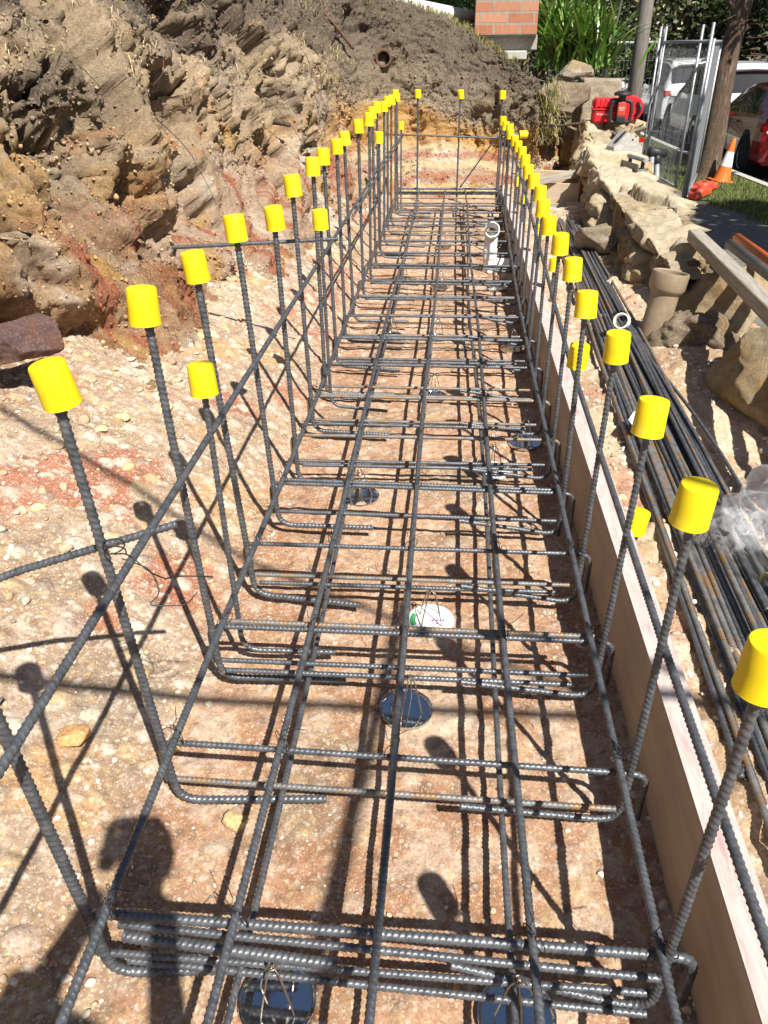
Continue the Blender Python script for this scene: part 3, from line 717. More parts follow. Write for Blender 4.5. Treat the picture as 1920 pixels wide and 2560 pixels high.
def place(proto, first, x, y, h, hp, label, group, rs, flip=False, captilt=None, tilt=0):
    o = proto if first else copy_tree(proto)
    o.location = (x, y, h - hp - .005); o.rotation_euler = (rs.uniform(-.012, .012), rs.uniform(-.01, .01) + tilt, (PI if flip else 0) + rs.uniform(-.12, .12))
    for ch in o.children:
        if ch.name.startswith('safety_cap'):
            t = captilt if captilt else (rs.uniform(-.06, .06), rs.uniform(-.06, .06))
            ch.rotation_euler = (t[0], t[1], rs.uniform(0, 6)); ch.scale = [rs.uniform(.96, 1.04)] * 3
    return tag(o, label, 'capped bar', group)
LX = [-.452, -.452, -.452, -.452, -.452, -.449, -.449, -.449, -.449, -.450, -.450, -.433, -.423, -.425, -.429, -.423, -.424, -.424, -.416, -.420]
LXT = [-.489, -.489, -.482, -.484, -.485, -.458, -.463, -.458, -.460, -.463, -.461, -.433, -.419, -.425, -.429, -.423, -.424, -.424, -.416, -.420]
LZ = [.68, .674, .684, .672, .684, .652, .687, .700, .696, .697, .698, .720, .728, .735, .742, .728, .738, .732, .748, .715]
gs = 'yellow capped starter bars standing along the left edge of the mat'
rs = random.Random(11); pl = starter(.68, .26)
for k in range(20):
    y = Y0 + DY * k
    lab = {0: 'nearest left starter bar whose capped top leaves the picture', 1: 'starter bar with the largest yellow cap on the left, tied to a slanting bar',
           5: 'sixth starter bar of the left row, its cap level with a loose horizontal bar'}.get(k, f'{ORD[k]} tall yellow capped starter bar from the viewer in the left row')
    place(pl, k == 0, LX[k], y - .0, LZ[k], .68, lab, gs, rs, tilt=math.atan((LXT[k] - LX[k]) / .68), captilt=(.05, -.10) if k == 1 else (.0, .13) if k == 10 else None)
RX = [.291, .304, .307, .309, .304, .308, .309, .309, .310, .326, .328, .335, .340, .344, .349, .345, .339, .345, .341, .332]
RZ = [.538, .534, .521, .528, .525, .529, .530, .525, .526, .530, .533, .532, .540, .546, .545, .546, .552, .558, .553, .562]
gr = 'yellow capped starter bars standing along the right edge of the mat'
pr = starter(.53, .27, .0054, -.122, tdip=0, rise=.045)
for k in range(-1, 20):
    y = Y0 + DY * k; kk = max(k, 0)
    if k == -1: continue
    lab = {0: 'starter bar with the big yellow cap cut by the right edge of the picture'}.get(k, f'{ORD[k]} tall starter bar with yellow cap from the viewer in the right row')
    place(pr, k == 0, RX[k] + .012, y, RZ[k], .53, lab, gr, rs, flip=True, tilt=rs.uniform(-.01, .01), captilt=(.0, .10) if k in (2, 4) else None)
o = copy_tree(pr); place(o, True, .300, Y0 - DY, .535, .53, 'starter bar of the right row standing just behind the viewer', gr, rs, flip=True)
ge = 'yellow capped starter bars across the far end of the mat'
for i, (x, h, t) in enumerate([(-.284, .722, 0), (.034, .716, .16), (.349, .71, 0)]):
    o = copy_tree(pl); place(o, True, x, 6.60, h, .68, ['left starter bar of the far end row against the earth wall', 'middle starter bar of the far end row with its cap leaning to the right', 'right starter bar of the far end row at the mat corner'][i], ge, rs, captilt=(0, t))
    o.rotation_euler.z = -PI / 2
gp = 'shorter starter bars standing between the tall ones'
sp = starter(.52, .20, .0052)
shorts = [(-.420, 1.23, .535, 0, 'nearest shorter starter bar, between the third and fourth tall left ones'),
          (-.400, 2.46, .575, 0, 'shorter capped bar half way along the left row, its cap well under its neighbours'),
          (-.400, 4.50, .615, 0, 'small far shorter capped bar inside the left row'),
          (-.409, 6.50, .515, 0, 'short capped bar at the far left corner, under the end row caps'),
          (.322, 1.80, .385, 1, 'shorter capped bar close beside the fourth tall right starter')]
for i, (x, y, h, fl, lab) in enumerate(shorts):
    place(sp, i == 0, x, y, h, .52, lab, gp, rs, flip=bool(fl))
def stake():
    t = empty('form_stake'); V, F = tube_arrays([(0, 0, -.36), (0, 0, -.008)], .0058, 10, True, (.0098, .24, np.linspace(0, .35, 180))); link_mesh('bar', V, F, M['steel'], t)
    cm = cap_mesh(); c = link_mesh('safety_cap', cm.v, cm.f, M['yellow'], t); shade_auto(c, 50); return t
stk = stake()
for i, (y, z, lab) in enumerate([(1.56, .067, 'low capped stake outside the form board, its tilted cap just above the board'), (3.515, .19, 'capped stake outside the form board, seen under the seventh right cap'), (4.24, .193, 'capped stake outside the board, tucked under the ninth right cap'), (5.33, .172, 'capped stake peeping out behind the middle of the right row'), (6.0, .182, 'farthest capped stake outside the board')]):
    o = stk if i == 0 else copy_tree(stk); o.location = (.462, y, z); o.rotation_euler = (rs.uniform(-.1, .1), .16 if i == 0 else rs.uniform(-.06, .06), i); tag(o, lab, 'capped stake', 'capped stakes holding the form board')
# a cap stuck on a bar end that lies flat
t = empty('capped_bar_end', (.47, 5.55, .50), (0, PI / 2, .2), label='yellow cap on a bar end pointing sideways behind the far right row', cat='capped bar')
cm = cap_mesh(); c = link_mesh('safety_cap', cm.v, cm.f, M['yellow'], t); shade_auto(c, 50)
V, F = tube_arrays([(0, 0, -.01), (0, 0, -.16)], .0075, 8); link_mesh('bar', V, F, M['steel'], t)

# ---- loose bars tied across the left row
bar('tie_bar', [(-1.05, .76, .20), (-.62, .875, .336), (-.385, .915, .402)], .0055, label='bar tied slantwise behind the starter bar with the largest left cap', group='bars tied sideways to the left row')
bar('tie_bar', [(-1.02, 2.83, .372), (-.41, 2.87, .398)], .0066, label='horizontal bar sticking out of the left row towards the clay bank', group='bars tied sideways to the left row')
bar('end_rail', [(-.62, 6.585, .412), (-.2, 6.575, .404), (.345, 6.575, .384)], .006, 'steel', label='thin horizontal bar tied across the far end row of starters', group='bars tied sideways to the left row')
# end mat bars
for q, (yy, zz) in enumerate([(6.63, .012), (6.655, -.03)]):
    bar('cross_bar', [(-.45, yy, zz), (.40, yy, zz)], .0068, label=['uppermost cross bar closing the far end of the mat', 'lower cross bar closing the far end of the mat'][q], group=gc)
bar('brace_bar', [(.335, 6.62, .40), (.06, 6.66, .02)], .0055, label='thin bar slanting from the right corner of the end row down to the mat', cat='steel bar')

# ---- tie wire
def wire_mesh(seed):
    q = random.Random(seed); mb = MB()
    for d in (-1, 1):
        mb.tube([(d * .012 + .011 * math.cos(a), .002 * d, .013 * math.sin(a)) for a in np.linspace(0, 6.6, 12)], .0009, 5)
    mb.tube([(0, 0, .012), (.008, .004, .020), (.012, -.004, .024), (.024 + q.uniform(0, .02), -.012, .014 + q.uniform(0, .02))], .0008, 5)
    mb.tube([(0, 0, .012), (-.004, .008, .021), (.002, .016, .026), (.012, .03 + q.uniform(0, .02), .012)], .0008, 5)
    return mb
wm = [wire_mesh(i).build('tie_wire', M['wire']) for i in range(3)]
first = [True] * 3; gw = 'wire ties at the crossings of the bars'
q = random.Random(5)
for k in range(0, 9):
    y = Y0 + DY * k
    for (x, z) in ((xl(y), .018), (-.251, .016), (-.068, .016), (.137, .016), (xr(y), .018)):
        if q.random() < .15: continue
        i = q.randrange(3); o = wm[i] if first[i] else wm[i].copy()
        if not first[i]: COL.objects.link(o)
        first[i] = False
        o.location = (x, y + .012, z - .004); o.rotation_euler = (0, 0, q.choice([.8, -.8, 2.3]) + q.uniform(-.2, .2)); o.scale = [.9] * 3
        tag(o, 'twisted dark wire tie holding two crossing bars of the mat together', 'wire tie', gw)
mb = MB(); pts = [(-.455, .85, .39), (-.43, .84, .40), (-.40, .83, .375), (-.385, .85, .35), (-.40, .87, .335), (-.37, .86, .35), (-.33, .88, .335)]
mb.tube(fillet(pts, .02, 5), .0011, 6); mb.tube(fillet([(-.44, .84, .39), (-.41, .86, .36), (-.395, .84, .33), (-.41, .82, .325), (-.36, .84, .312), (-.345, .85, .33)], .02, 5), .0011, 6)
mb.tube([(-.452 + .014 * math.cos(a), .848 + .014 * math.sin(a), .392 + .002 * a) for a in np.linspace(0, 12, 40)], .0011, 6)
tag(mb.build('tie_wire', M['wire'], None, True), 'long curly wire tie with loose tails on the largest capped left starter', 'wire tie', gw)

# ---- bar chairs: tin disc with a three legged wire frame
def chair_parts(root, plate='mirror', label=None):
    mb = MB(); mb.lathe([(.0001, .004), (.049, .004), (.050, .0055), (.0525, .0085), (.0545, .0085), (.0552, .005), (.0545, .0), (.0001, .0)], 48)
    p = link_mesh('base_plate', mb.v, mb.f, M[plate], root); shade_auto(p, 30)
    if label: p['label'] = label
    mb = MB()
    for a in (0, PI / 2, PI, 3 * PI / 2):
        c, s = math.cos(a + .5), math.sin(a + .5)
        mb.tube(fillet([(c * .033, s * .033, .004), (c * .030, s * .030, .02), (c * .012, s * .012, .082), (0, 0, .094)], .012, 5), .0015, 8)
    mb.tube([(.006 * math.cos(a), .006 * math.sin(a), .094) for a in np.linspace(0, 2 * PI, 14)], .0015, 6)
    link_mesh('wire_frame', mb.v, mb.f, M['chair_wire'], root)
gch = 'wire bar chairs on round discs under the mat'
ch_pos = [(-.208, .548), (.128, .556), (-.059, 1.123), (-.017, 1.407), (-.243, 1.972), (.155, 2.15), (-.05, 2.76), (.27, 2.35), (-.05, 3.45), (.29, 3.3), (-.26, 3.45), (-.05, 4.35), (.26, 4.3), (-.27, 4.5), (-.05, 5.3)]
proto = None
for i, (x, y) in enumerate(ch_pos):
    z = float(floor_z([x], [y])[0]) + .004
    lab = ['shiny bar chair disc at the bottom left with rusty wire legs', 'shiny bar chair disc partly hidden under the lowest bars at the bottom right', 'shiny bar chair disc reflecting blue sky under the middle bar', 'bar chair on a white printed disc with a green edge', 'shiny bar chair disc near the left inner bar, a third along', 'bar chair on a white printed disc near the right inner bar', 'shiny bar chair disc under the middle bar, beyond the printed discs'][i] if i < 7 else f'{ORD[i - 7]} small bar chair from the viewer under the far half of the mat'
    if i in (3, 5):
        r = empty('bar_chair', (x, y, z), (0, 0, .4 if i == 3 else 1.2)); chair_parts(r, 'white_lab', 'white printed disc')
        pr_ = MB(); gn = MB(); gy = MB()
        gn.add([(.049 * math.cos(a), .049 * math.sin(a), .0046) for a in np.linspace(2.2, 3.3, 12)] + [(.036 * math.cos(a), .036 * math.sin(a), .0046) for a in np.linspace(3.2, 2.3, 12)], [tuple(range(24))])
        for (u, v) in ((.004, -.002), (.015, -.006), (.027, -.010), (.010, -.016)): pr_.box((u, v, .0047), (.007, .0055, .0006))
        for n_ in range(7): gy.box((-.018 + n_ % 2 * .003, .026 - n_ * .005, .0047), (.030 - n_ % 3 * .006, .0012, .0005))
        for nm, m_, k_ in (('printed_edge', gn, 'green_ink'), ('printed_marks', pr_, 'purple_ink'), ('printed_lines', gy, 'grey_ink')): m_.build(nm, M[k_], r)
        tag(r, lab, 'bar chair', gch); continue
    if proto is None: proto = empty('bar_chair'); chair_parts(proto); r = proto
    else: r = copy_tree(proto)
    r.location = (x, y, z); r.rotation_euler = (rs.uniform(-.06, .06), rs.uniform(-.06, .06), rs.uniform(0, 3)); tag(r, lab, 'bar chair', gch)

# ------------------------------------------------------------------ form boards
def plank(name, a, b, w_, h_, mat, label, cat='timber board', top=None, group=None, parent=None, sag=0):
    """board from a to b (points of its top centre line), width w_, height h_"""
    a, b = Vector(a), Vector(b); d = b - a; L = d.length; yv = d.normalized(); xv = yv.cross(Vector((0, 0, 1))).normalized(); zv = xv.cross(yv)
    R = Matrix([xv, yv, zv]).transposed()
    mb = MB(); mb.box((0, L / 2, -h_ / 2), (w_, L, h_), bev=.003)
    o = mb.build(name, M[mat], parent); o.matrix_world = Matrix.Translation(a) @ R.to_4x4()
    if label: tag(o, label, cat, group)
    return o
fb = empty('form_board', (.405, .1, 0), label='long timber form board with a pinkish top along the right side', cat='form board')
for nm, mt_, z0, z1, x0, x1 in (('board_face', 'timber', -.165, .050, .375, .427), ('board_top', 'timber_top', .0502, .0525, .3753, .4267)):
    mb = MB(); ys = np.arange(.1, 6.45, .2)
    V = []; F = []
    for y in ys:
        o_ = .004 * math.sin(y * 1.7); V += [(x0 + o_, y, z0), (x1 + o_, y, z0), (x1 + o_, y, z1 + .004 * math.sin(y)), (x0 + o_, y, z1 + .004 * math.sin(y))]
    for i in range(len(ys) - 1):
        for q_ in range(4): F.append((i * 4 + q_, i * 4 + (q_ + 1) % 4, i * 4 + 4 + (q_ + 1) % 4, i * 4 + 4 + q_))
    F += [(3, 2, 1, 0), tuple(len(V) - 4 + q_ for q_ in range(4))]
    o = link_mesh(nm, V, F, M[mt_], fb, False); o.matrix_parent_inverse = Matrix.Translation((-.405, -.1, 0))
# end forms beyond the bar bundle
plank('end_board', (.50, 6.36, .19), (.96, 6.30, .185), .02, .22, 'ply', 'wide plywood board closing the end of the dirt shelf below the stone wall')
plank('end_batten', (.53, 6.10, .145), (.96, 6.27, .205), .04, .045, 'timber_grey', 'pale batten lying across the front of the plywood end boards')
plank('end_board', (.64, 6.22, .115), (1.10, 6.14, .12), .02, .20, 'timber', 'brown timber board in front of the plywood end board')
plank('end_board', (.60, 6.05, .0), (1.00, 6.02, .005), .03, .09, 'timber_grey', 'low grey board at the foot of the end boards')
plank('stake', (.605, 6.03, .15), (.605, 6.04, -.14), .045, .03, 'timber_grey', 'grey timber stake holding the end boards on the left')
mb = MB(); mb.box((0, 0, .0), (.03, .018, .26), bev=.003); mb.box((0, -.011, 0), (.006, .006, .26))
tag(mb.build('steel_peg', M['rust'], None, loc=(.93, 6.05, .03)), 'rusty steel peg standing against the brown end board', 'peg')

# ------------------------------------------------------------------ bundle of spare bars
gb = 'spare steel bars lying in a bundle beside the form board'
q = random.Random(21)
NB = 44
for i in range(NB):
    f = i / (NB - 1); f = f ** .62 if i else 0
    xf = .66 + .135 * f + q.uniform(-.006, .006); xn = .458 + .225 * f + q.uniform(-.010, .010)
    ya = q.choice([.3, .35, .4, .5, .62, .85, 1.05]) if f < .6 else q.choice([.45, .7, .95, 1.1, 1.25, 1.5]); yb = q.uniform(4.8, 5.45)
    lay = q.choice([0, 1, 1, 2, 3]) if f > .5 else q.choice([0, 0, 1])
    pts = []
    for y in np.linspace(ya, yb, 14):
        t_ = (y - .35) / 5.0; x = xn + (xf - xn) * t_ + .014 * math.sin(y * 1.1 + i * 1.7) * (1 - abs(2 * t_ - 1))
        pts.append((x, y, .006 + .0095 * lay + .003 * math.sin(y * 2 + i)))
    lb = {0: 'spare bar of the bundle lying nearest to the form board', NB - 1: 'outermost spare bar of the bundle on the side of the stone wall'}.get(i, 'dark ribbed spare bar lying among others in the bundle beside the form board')
    bar('spare_bar', pts, q.choice([.0047, .0054, .0058]), 'steel_dull' if (f < .7 and q.random() < .65) or q.random() < .2 else 'steel', label=lb, group=gb, n=8)
pts = fillet([(.70, .9, .02), (.765, 1.7, .02), (.765, 2.2, .025), (.70, 2.9, .04), (.71, 3.6, .01)], .5, 9)
bar('spare_bar', pts, .005, 'steel', label='single bowed spare bar lying apart from the bundle towards the stone wall', group=gb, n=8)

# ------------------------------------------------------------------ rocks
M['sand'] = earth_mat('sandstone', 26, 190, .9, .02, .72, 1.22, .18)
def rock(name, c, size, rotz=0, seed=0, mat=None, base=(.46, .345, .20), tint=(.55, .45, .30), dark=(.26, .19, .12), tilt=(0, 0), rough=.085, res=ICO5, boxy=.5, cuts=14, parent=None, bed=.5, facet=.25):
    v, f = res; q = np.random.default_rng(seed + 100)
    # between a ball and a block
    m = np.abs(v).max(1, keepdims=True); V = v * (1 - boxy) + (v / m) * boxy * .82
    for i in range(cuts):
        d = q.normal(size=3); d /= np.linalg.norm(d); V = V - np.maximum(0, V @ d - (.50 + .34 * q.random()))[:, None] * d
    S_ = np.array(size) / 2; P = V * S_ * 1.12; n = v
    Q = P / max(size)
    dsp = .8 * fbm(Q * 2.3 + seed, 3, seed) + .45 * fbm(Q * (3, 3, 11) + seed, 3, seed + 5) * bed * 2 + .25 * fbm(Q * 14 + seed, 3, seed + 9)
    f1, f2, cid = worley(Q * 3.2 + seed, seed + 3, True); dsp = dsp + facet * (cid - .5) * sstep(.0, .25, f2 - f1)
    P = P + n * (dsp * rough * min(size))[:, None]
    n1 = fbm(P * 9 + seed, 4, seed + 11); n2 = fbm(P * (5, 5, 26) + seed, 3, seed + 13)
    c_ = np.repeat(np.array([base], float), len(P), 0); c_ = mix(c_, tint, sstep(-.05, .3, n1)); c_ = mix(c_, dark, sstep(.22, .5, n2) * .6); c_ = mix(c_, np.array(base) * (1.15, .95, .6), sstep(.25, .5, -n1) * .6)
    R = Matrix.Rotation(rotz, 3, 'Z') @ Matrix.Rotation(tilt[0], 3, 'X') @ Matrix.Rotation(tilt[1], 3, 'Y')
    P = P @ np.array(R).T
    o = link_mesh(name, P, f, mat or M['sand'], parent, False, c_); o.location = c
    return o

# ---- the dry sandstone wall: one mass of blocks, with the footing face on the trench side
def wall_line(y):   # inner top edge x, outer top edge x, top z
    K = np.array([(2.9, .95, 1.12, .17), (3.6, .92, 1.17, .21), (4.4, .91, 1.19, .24), (5.1, .93, 1.19, .26), (5.7, .97, 1.23, .27), (6.3, 1.03, 1.29, .29), (6.75, 1.06, 1.36, .30), (6.85, 1.07, 1.42, .40), (7.45, 1.12, 1.50, .42), (7.9, 1.16, 1.52, .42)])
    return [np.interp(y, K[:, 0], K[:, i]) for i in (1, 2, 3)]
def build_wall():
    ys = np.arange(3.25, 7.95, .011)
    xi, xo, zt = wall_line(ys)
    prof = []       # (side t, height t): inner face up, top across, outer face down
    for t in np.linspace(0, 1, 46): prof.append((-.075 * (1 - t), t, 0))
    for t in np.linspace(.03, 1, 30): prof.append((0, 1, t))
    for t in np.linspace(.03, 1, 22): prof.append((0, 1 - t, 1))
    A = np.array(prof); nv = len(A)
    zb = np.where(A[:, 2] == 1, -.9, -.12)
    X = (xi[:, None] + A[None, :, 0]) * (A[None, :, 2] == 0) + (xi[:, None] + (xo - xi)[:, None] * A[None, :, 2]) * (A[None, :, 2] > 0)
    Z = zb[None] + (zt[:, None] - zb[None]) * A[None, :, 1]; Y = np.repeat(ys[:, None], nv, 1)
    P = np.stack([X, Y, Z], -1).reshape(-1, 3)
    n = np.stack([-np.ones(len(P)) * .9, P[:, 1] * 0 - .15, P[:, 0] * 0 + .1], 1)
    tt = np.repeat(A[None, :, 2], len(ys), 0).ravel(); top = (tt > 0) & (tt < 1)
    n[top] = (0, 0, 1); n[tt == 1] = (1, 0, 0)
    b = sstep(.75, 1, np.repeat(A[None, :, 1], len(ys), 0).ravel()) * (tt == 0)
    n = n * (1 - .5 * b)[:, None] + np.array((0, 0, .5)) * b[:, None]
    Pw = P + .05 * np.stack([vnoise(P * 4, 401), vnoise(P * 4, 402), vnoise(P * 4, 403)], 1)
    f1, f2, cid = worley(Pw * (1, 1, 1.0) / (.40, .52, .27), 411, True)
    D = .22 * (cid - .5) * sstep(.0, .05, f2 - f1) - .13 * sstep(.075, .0, f2 - f1) + .04 * fbm(Pw * 2.4, 3, 421) + .03 * fbm(Pw * (8, 8, 20), 3, 431) + .014 * fbm(P * 30, 3, 441)
    D = D * np.where(top, .34, 1.0)
    g1, g2, gid = worley(Pw / .11, 451, True); D = D + np.where(top, .022, .06) * (gid - .5) * sstep(0, .08, g2 - g1)
    q1, q2_, qid = worley(P / (.05, .05, .03), 455, True); D = D + np.where(top, .008, .018) * (qid - .5) * sstep(0, .1, q2_ - q1)
    P2 = P + n * D[:, None]
    n1 = fbm(P * 4, 4, 461); n2 = fbm(P * (7, 7, 24), 3, 471)
    c_ = np.repeat(np.array([[.50, .40, .255]]), len(P), 0); c_ = mix(c_, (.62, .53, .38), sstep(0, .35, n1)); c_ = mix(c_, (.46, .31, .13), sstep(.12, .42, -n1 + .3 * n2) * .8); c_ = mix(c_, (.30, .225, .15), sstep(.2, .5, n2) * .55)
    c_ = mix(c_, (.62, .53, .385), top * .5) * (.80 + .36 * cid)[:, None]
    return link_mesh('stone_wall', P2, grid_faces(len(ys), nv), M['sand'], smooth=False, col=c_)
tag(build_wall(), 'rough retaining wall of pale yellow sandstone running along the right side', 'stone wall')

# loose blocks
def tb(o, lab, cat='sandstone block', g=None): return tag(o, lab, cat, g)
tb(rock('sandstone_block', (1.10, 3.20, .05), (.40, .46, .40), .25, 3, tilt=(.1, .35)), 'large sandstone block leaning behind the stoneware pipe, under the grey beam')
tb(rock('sandstone_block', (1.07, 2.46, .06), (.26, .50, .40), .2, 5, tilt=(.12, .25)), 'big leaning sandstone block near the right edge, beneath the beam')
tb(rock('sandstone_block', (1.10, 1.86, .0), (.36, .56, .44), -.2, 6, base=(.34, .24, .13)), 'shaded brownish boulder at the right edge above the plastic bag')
tb(rock('sandstone_block', (.79, 4.42, .08), (.26, .24, .19), .2, 8, boxy=.75, base=(.36, .30, .22), tint=(.44, .38, .29)), 'squared grey brown stone block lying behind the bundle of bars')
tb(rock('sandstone_block', (.93, 3.86, .05), (.22, .3, .2), .4, 9), 'rounded sandstone boulder at the foot of the wall behind the grey brown block')
tb(rock('sandstone_block', (1.07, 8.05, .76), (.32, .26, .26), .1, 12, boxy=.85, rough=.06, base=(.33, .27, .20), tint=(.43, .36, .28), tilt=(.0, -.12)), 'weathered squared block under the strap leaved plant, topmost of the stack')
tb(rock('sandstone_block', (1.27, 7.95, .54), (.38, .34, .44), .12, 13, boxy=.92, rough=.05, cuts=2, base=(.36, .29, .21), tint=(.43, .36, .27)), 'tall grey brown squared block standing behind the red laser case')
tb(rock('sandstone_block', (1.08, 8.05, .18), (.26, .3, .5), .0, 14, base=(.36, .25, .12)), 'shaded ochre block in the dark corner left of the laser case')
tb(rock('sandstone_block', (.97, 7.62, .60), (.46, .66, .22), .3, 15, base=(.23, .175, .12), tint=(.30, .23, .16), rough=.2), 'lump of root bound soil between the far wall and the block stack', 'soil clod')
tb(rock('purple_boulder', (-1.20, 1.96, .31), (.17, .27, .13), -.45, 21, base=(.20, .12, .115), tint=(.26, .16, .15), dark=(.42, .27, .12), tilt=(.05, .30), rough=.09), 'purplish ironstone boulder sticking out of the lower left bank', 'boulder')
for i, (x, y, s, bs, lab) in enumerate([(.735, 1.83, .06, (.58, .56, .52), 'white grey stone chip lying alone in the shade left of the big blocks'), (.60, .98, .06, (.62, .54, .46), 'cream stone below the plastic bag beside the bundle'),
        (.70, 2.42, .06, (.50, .33, .28), 'pinkish upright stone beside the bowed spare bar'), (.78, 3.75, .09, (.42, .33, .22), 'rounded brown stone lying behind the stoneware pipe'),
        (.66, 2.55, .045, (.66, .58, .48), 'small white stone beside the pvc ring'), (-.66, .93, .05, (.62, .36, .17), 'orange flat stone under the slanting tie bar on the left'), (-.50, .98, .035, (.56, .38, .16), 'small ochre clod by the wire tie on the left'), (-.34, .835, .035, (.56, .42, .20), 'yellow flat stone by the nearest left starter foot'),
        (-.80, .92, .05, (.62, .55, .47), 'pale stone at the left edge under the slanting tie bar'), (-.42, .62, .03, (.60, .52, .44), 'pale stone near the bottom left corner of the mat')]):
    z = float((shelf_z if x > .43 else floor_z)([x], [y])[0])
    tb(rock('stone', (x, y, z + s * .25), (s * 1.25, s, s * .75), i * 1.3, 40 + i, M['floor'], bs, tuple(np.minimum(.8, np.array(bs) * 1.15)), tuple(np.array(bs) * .75), res=ICO4, cuts=9, rough=.14), lab, 'stone')

# clay heaped against the stoneware pipe
tb(rock('soil_heap', (.955, 2.93, .0), (.26, .34, .20), .3, 61, M['earth'], (.26, .20, .14), (.33, .26, .18), (.18, .13, .09), rough=.30, boxy=.1, cuts=3, facet=1.0), 'crumbly heap of grey clay against the stoneware pipe', 'soil heap')
# ---- stoneware pipe
R_ = Matrix.Rotation(.10, 3, 'Y') @ Matrix.Rotation(-.06, 3, 'X')
t = empty('stoneware_pipe', (.805, 3.02, -.02), label='brown glazed stoneware pipe standing upright with a wide open socket', cat='pipe'); t.rotation_euler = (-.06, .13, 0); t.scale = (.80, .80, .94)
mb = MB(); mb.lathe([(.068, .0), (.066, .20), (.066, .222), (.054, .222), (.052, .0)], 40, closed=True); shade_auto(mb.build('barrel', M['clay'], t), 40)
mb = MB(); mb.lathe([(.066, .205), (.080, .220), (.086, .230), (.087, .285), (.085, .292), (.078, .293), (.074, .289), (.073, .245), (.060, .238), (.046, .232), (.046, .205)], 44, closed=True); shade_auto(mb.build('socket', M['clay'], t), 40)
# ---- pvc ring
mb = MB(); RM = Matrix.Rotation(1.15, 3, 'X') @ Matrix.Rotation(.5, 3, 'Z'); RM = Matrix.Rotation(-.45, 3, 'Z') @ RM
mb.lathe([(.025, -.016), (.030, -.016), (.030, .016), (.025, .016)], 36, M=RM, closed=True)
shade_auto(tag(mb.build('pvc_ring', M['pvc'], None, loc=(.665, 2.95, .085)), 'short white pvc ring lying on the bar bundle', 'pvc ring'), 40)
# ---- pvc riser pipe in the cage
t = empty('pvc_riser', (.232, 4.72, -.165), label='white pvc riser pipe with an open tee standing inside the steel mat', cat='pipe'); t.rotation_euler = (.06, .02, 0); t.scale = (.74, .74, .80)
mb = MB(); mb.lathe([(.052, 0), (.052, .27), (.049, .27), (.049, 0)], 36, closed=True); shade_auto(mb.build('barrel', M['pvc'], t), 40)
mb = MB(); mb.lathe([(.057, .10), (.057, .165), (.0525, .168), (.0525, .097)], 36, closed=True); shade_auto(mb.build('collar', M['pvc'], t), 40)
mb = MB(); RM = Matrix.Rotation(1.0, 3, 'X'); mb.lathe([(.050, -.02), (.058, .0), (.058, .085), (.0515, .085), (.050, .0)], 36, c=(0, 0.012, .27), M=RM, closed=True); shade_auto(mb.build('elbow', M['pvc'], t), 40)
mb = MB(); RM = Matrix.Rotation(PI / 2, 3, 'Y'); mb.lathe([(.052, -.0), (.052, .16), (.049, .16), (.049, 0)], 30, c=(0, 0, .045), M=RM, closed=True); shade_auto(mb.build('side_branch', M['pvc'], t), 40)

# ---- far wall: drain pipe, iron rod, root
mb = MB(); RM = Matrix.Rotation(PI / 2 - .06, 3, 'X') @ Matrix.Rotation(0, 3, 'Z')
mb.lathe([(.052, -.4), (.052, .19), (.068, .192), (.070, .20), (.070, .265), (.066, .27), (.054, .27), (.050, .26), (.048, .19), (.044, .18), (.044, -.4)], 40, M=RM, closed=True)
shade_auto(tag(mb.build('drain_pipe', M['rust'], None, loc=(-.62, 7.74, .895)), 'old brown earthenware drain pipe end sticking out of the far earth wall', 'pipe'), 40)
mb = MB(); mb.tube([(-1.09, 7.18, 1.26), (-.97, 7.22, 1.13), (-.86, 7.19, 1.0)], .011, 10); mb.tube([(-.86, 7.19, 1.0), (-.845, 7.23, .985)], .012, 8)
tag(mb.build('iron_rod', M['rust'], None, True), 'thin rusty iron rod slanting down across the dark soil of the left bank', 'iron rod')
mb = MB(); mb.tube([(-1.32, 5.55, .55), (-1.24, 5.5, .59), (-1.15, 5.46, .59), (-1.06, 5.46, .565)], [.018, .024, .022, .012], 10)
tag(mb.build('tree_root', M['bark'], None, True), 'thick brown root end sticking out of the ochre bank', 'root')
q = random.Random(77)
nu_, W_, _ = BANK.shape
for i in range(16):
    a = BANK[q.randrange(int(nu_ * .30), int(nu_ * .86)), int(200 * q.uniform(.45, .86))]
    pts = [np.array(a) + (-.01, 0, .01)]; d = np.array([q.uniform(.02, .05), q.uniform(-.03, .03), -.02])
    for s in range(7):
        pts.append(pts[-1] + d); d = d + np.array([q.uniform(-.018, .010), q.uniform(-.022, .022), q.uniform(-.022, .004)])
    mb = MB(); mb.tube(pts, np.linspace(.0032, .0012, len(pts)), 5)
    tag(mb.build('hanging_root', M['rust'] if q.random() < .5 else M['bark'], None, True), 'thin bare root hanging out of the clay bank', 'root', 'thin roots hanging from the bank')
mb = MB(); mb.tube([(.76, 7.24, .42), (.86, 7.1, .425), (1.0, 7.02, .45), (1.06, 7.0, .47)], [.012, .011, .009, .006], 8); mb.tube([(1.0, 7.02, .45), (1.02, 6.98, .36), (1.08, 6.95, .30)], .005, 6)
tag(mb.build('tree_root', M['bark'], None, True), 'pale forked root crossing the dark corner beside the stone wall', 'root')

# ---- grey beam and pipes lying over the wall
b = plank('steel_beam', (1.07, 3.62, .295), (.945, 1.42, .305), .055, .05, 'timber_grey', 'grey weathered beam lying over the stone blocks at the right edge', 'beam')
mb = MB(); mb.tube([(1.15, 3.38, .283), (1.09, 1.6, .30)], .020, 18); tag(mb.build('scaffold_tube', M['galv_dark'], None, True), 'brownish steel tube lying beside the grey beam', 'tube')
mb = MB(); mb.tube([(1.215, 3.50, .285), (1.17, 1.6, .30)], .018, 18); tag(mb.build('orange_pipe', M['orange'], None, True), 'faded orange plastic pipe lying behind the steel tube', 'pipe')

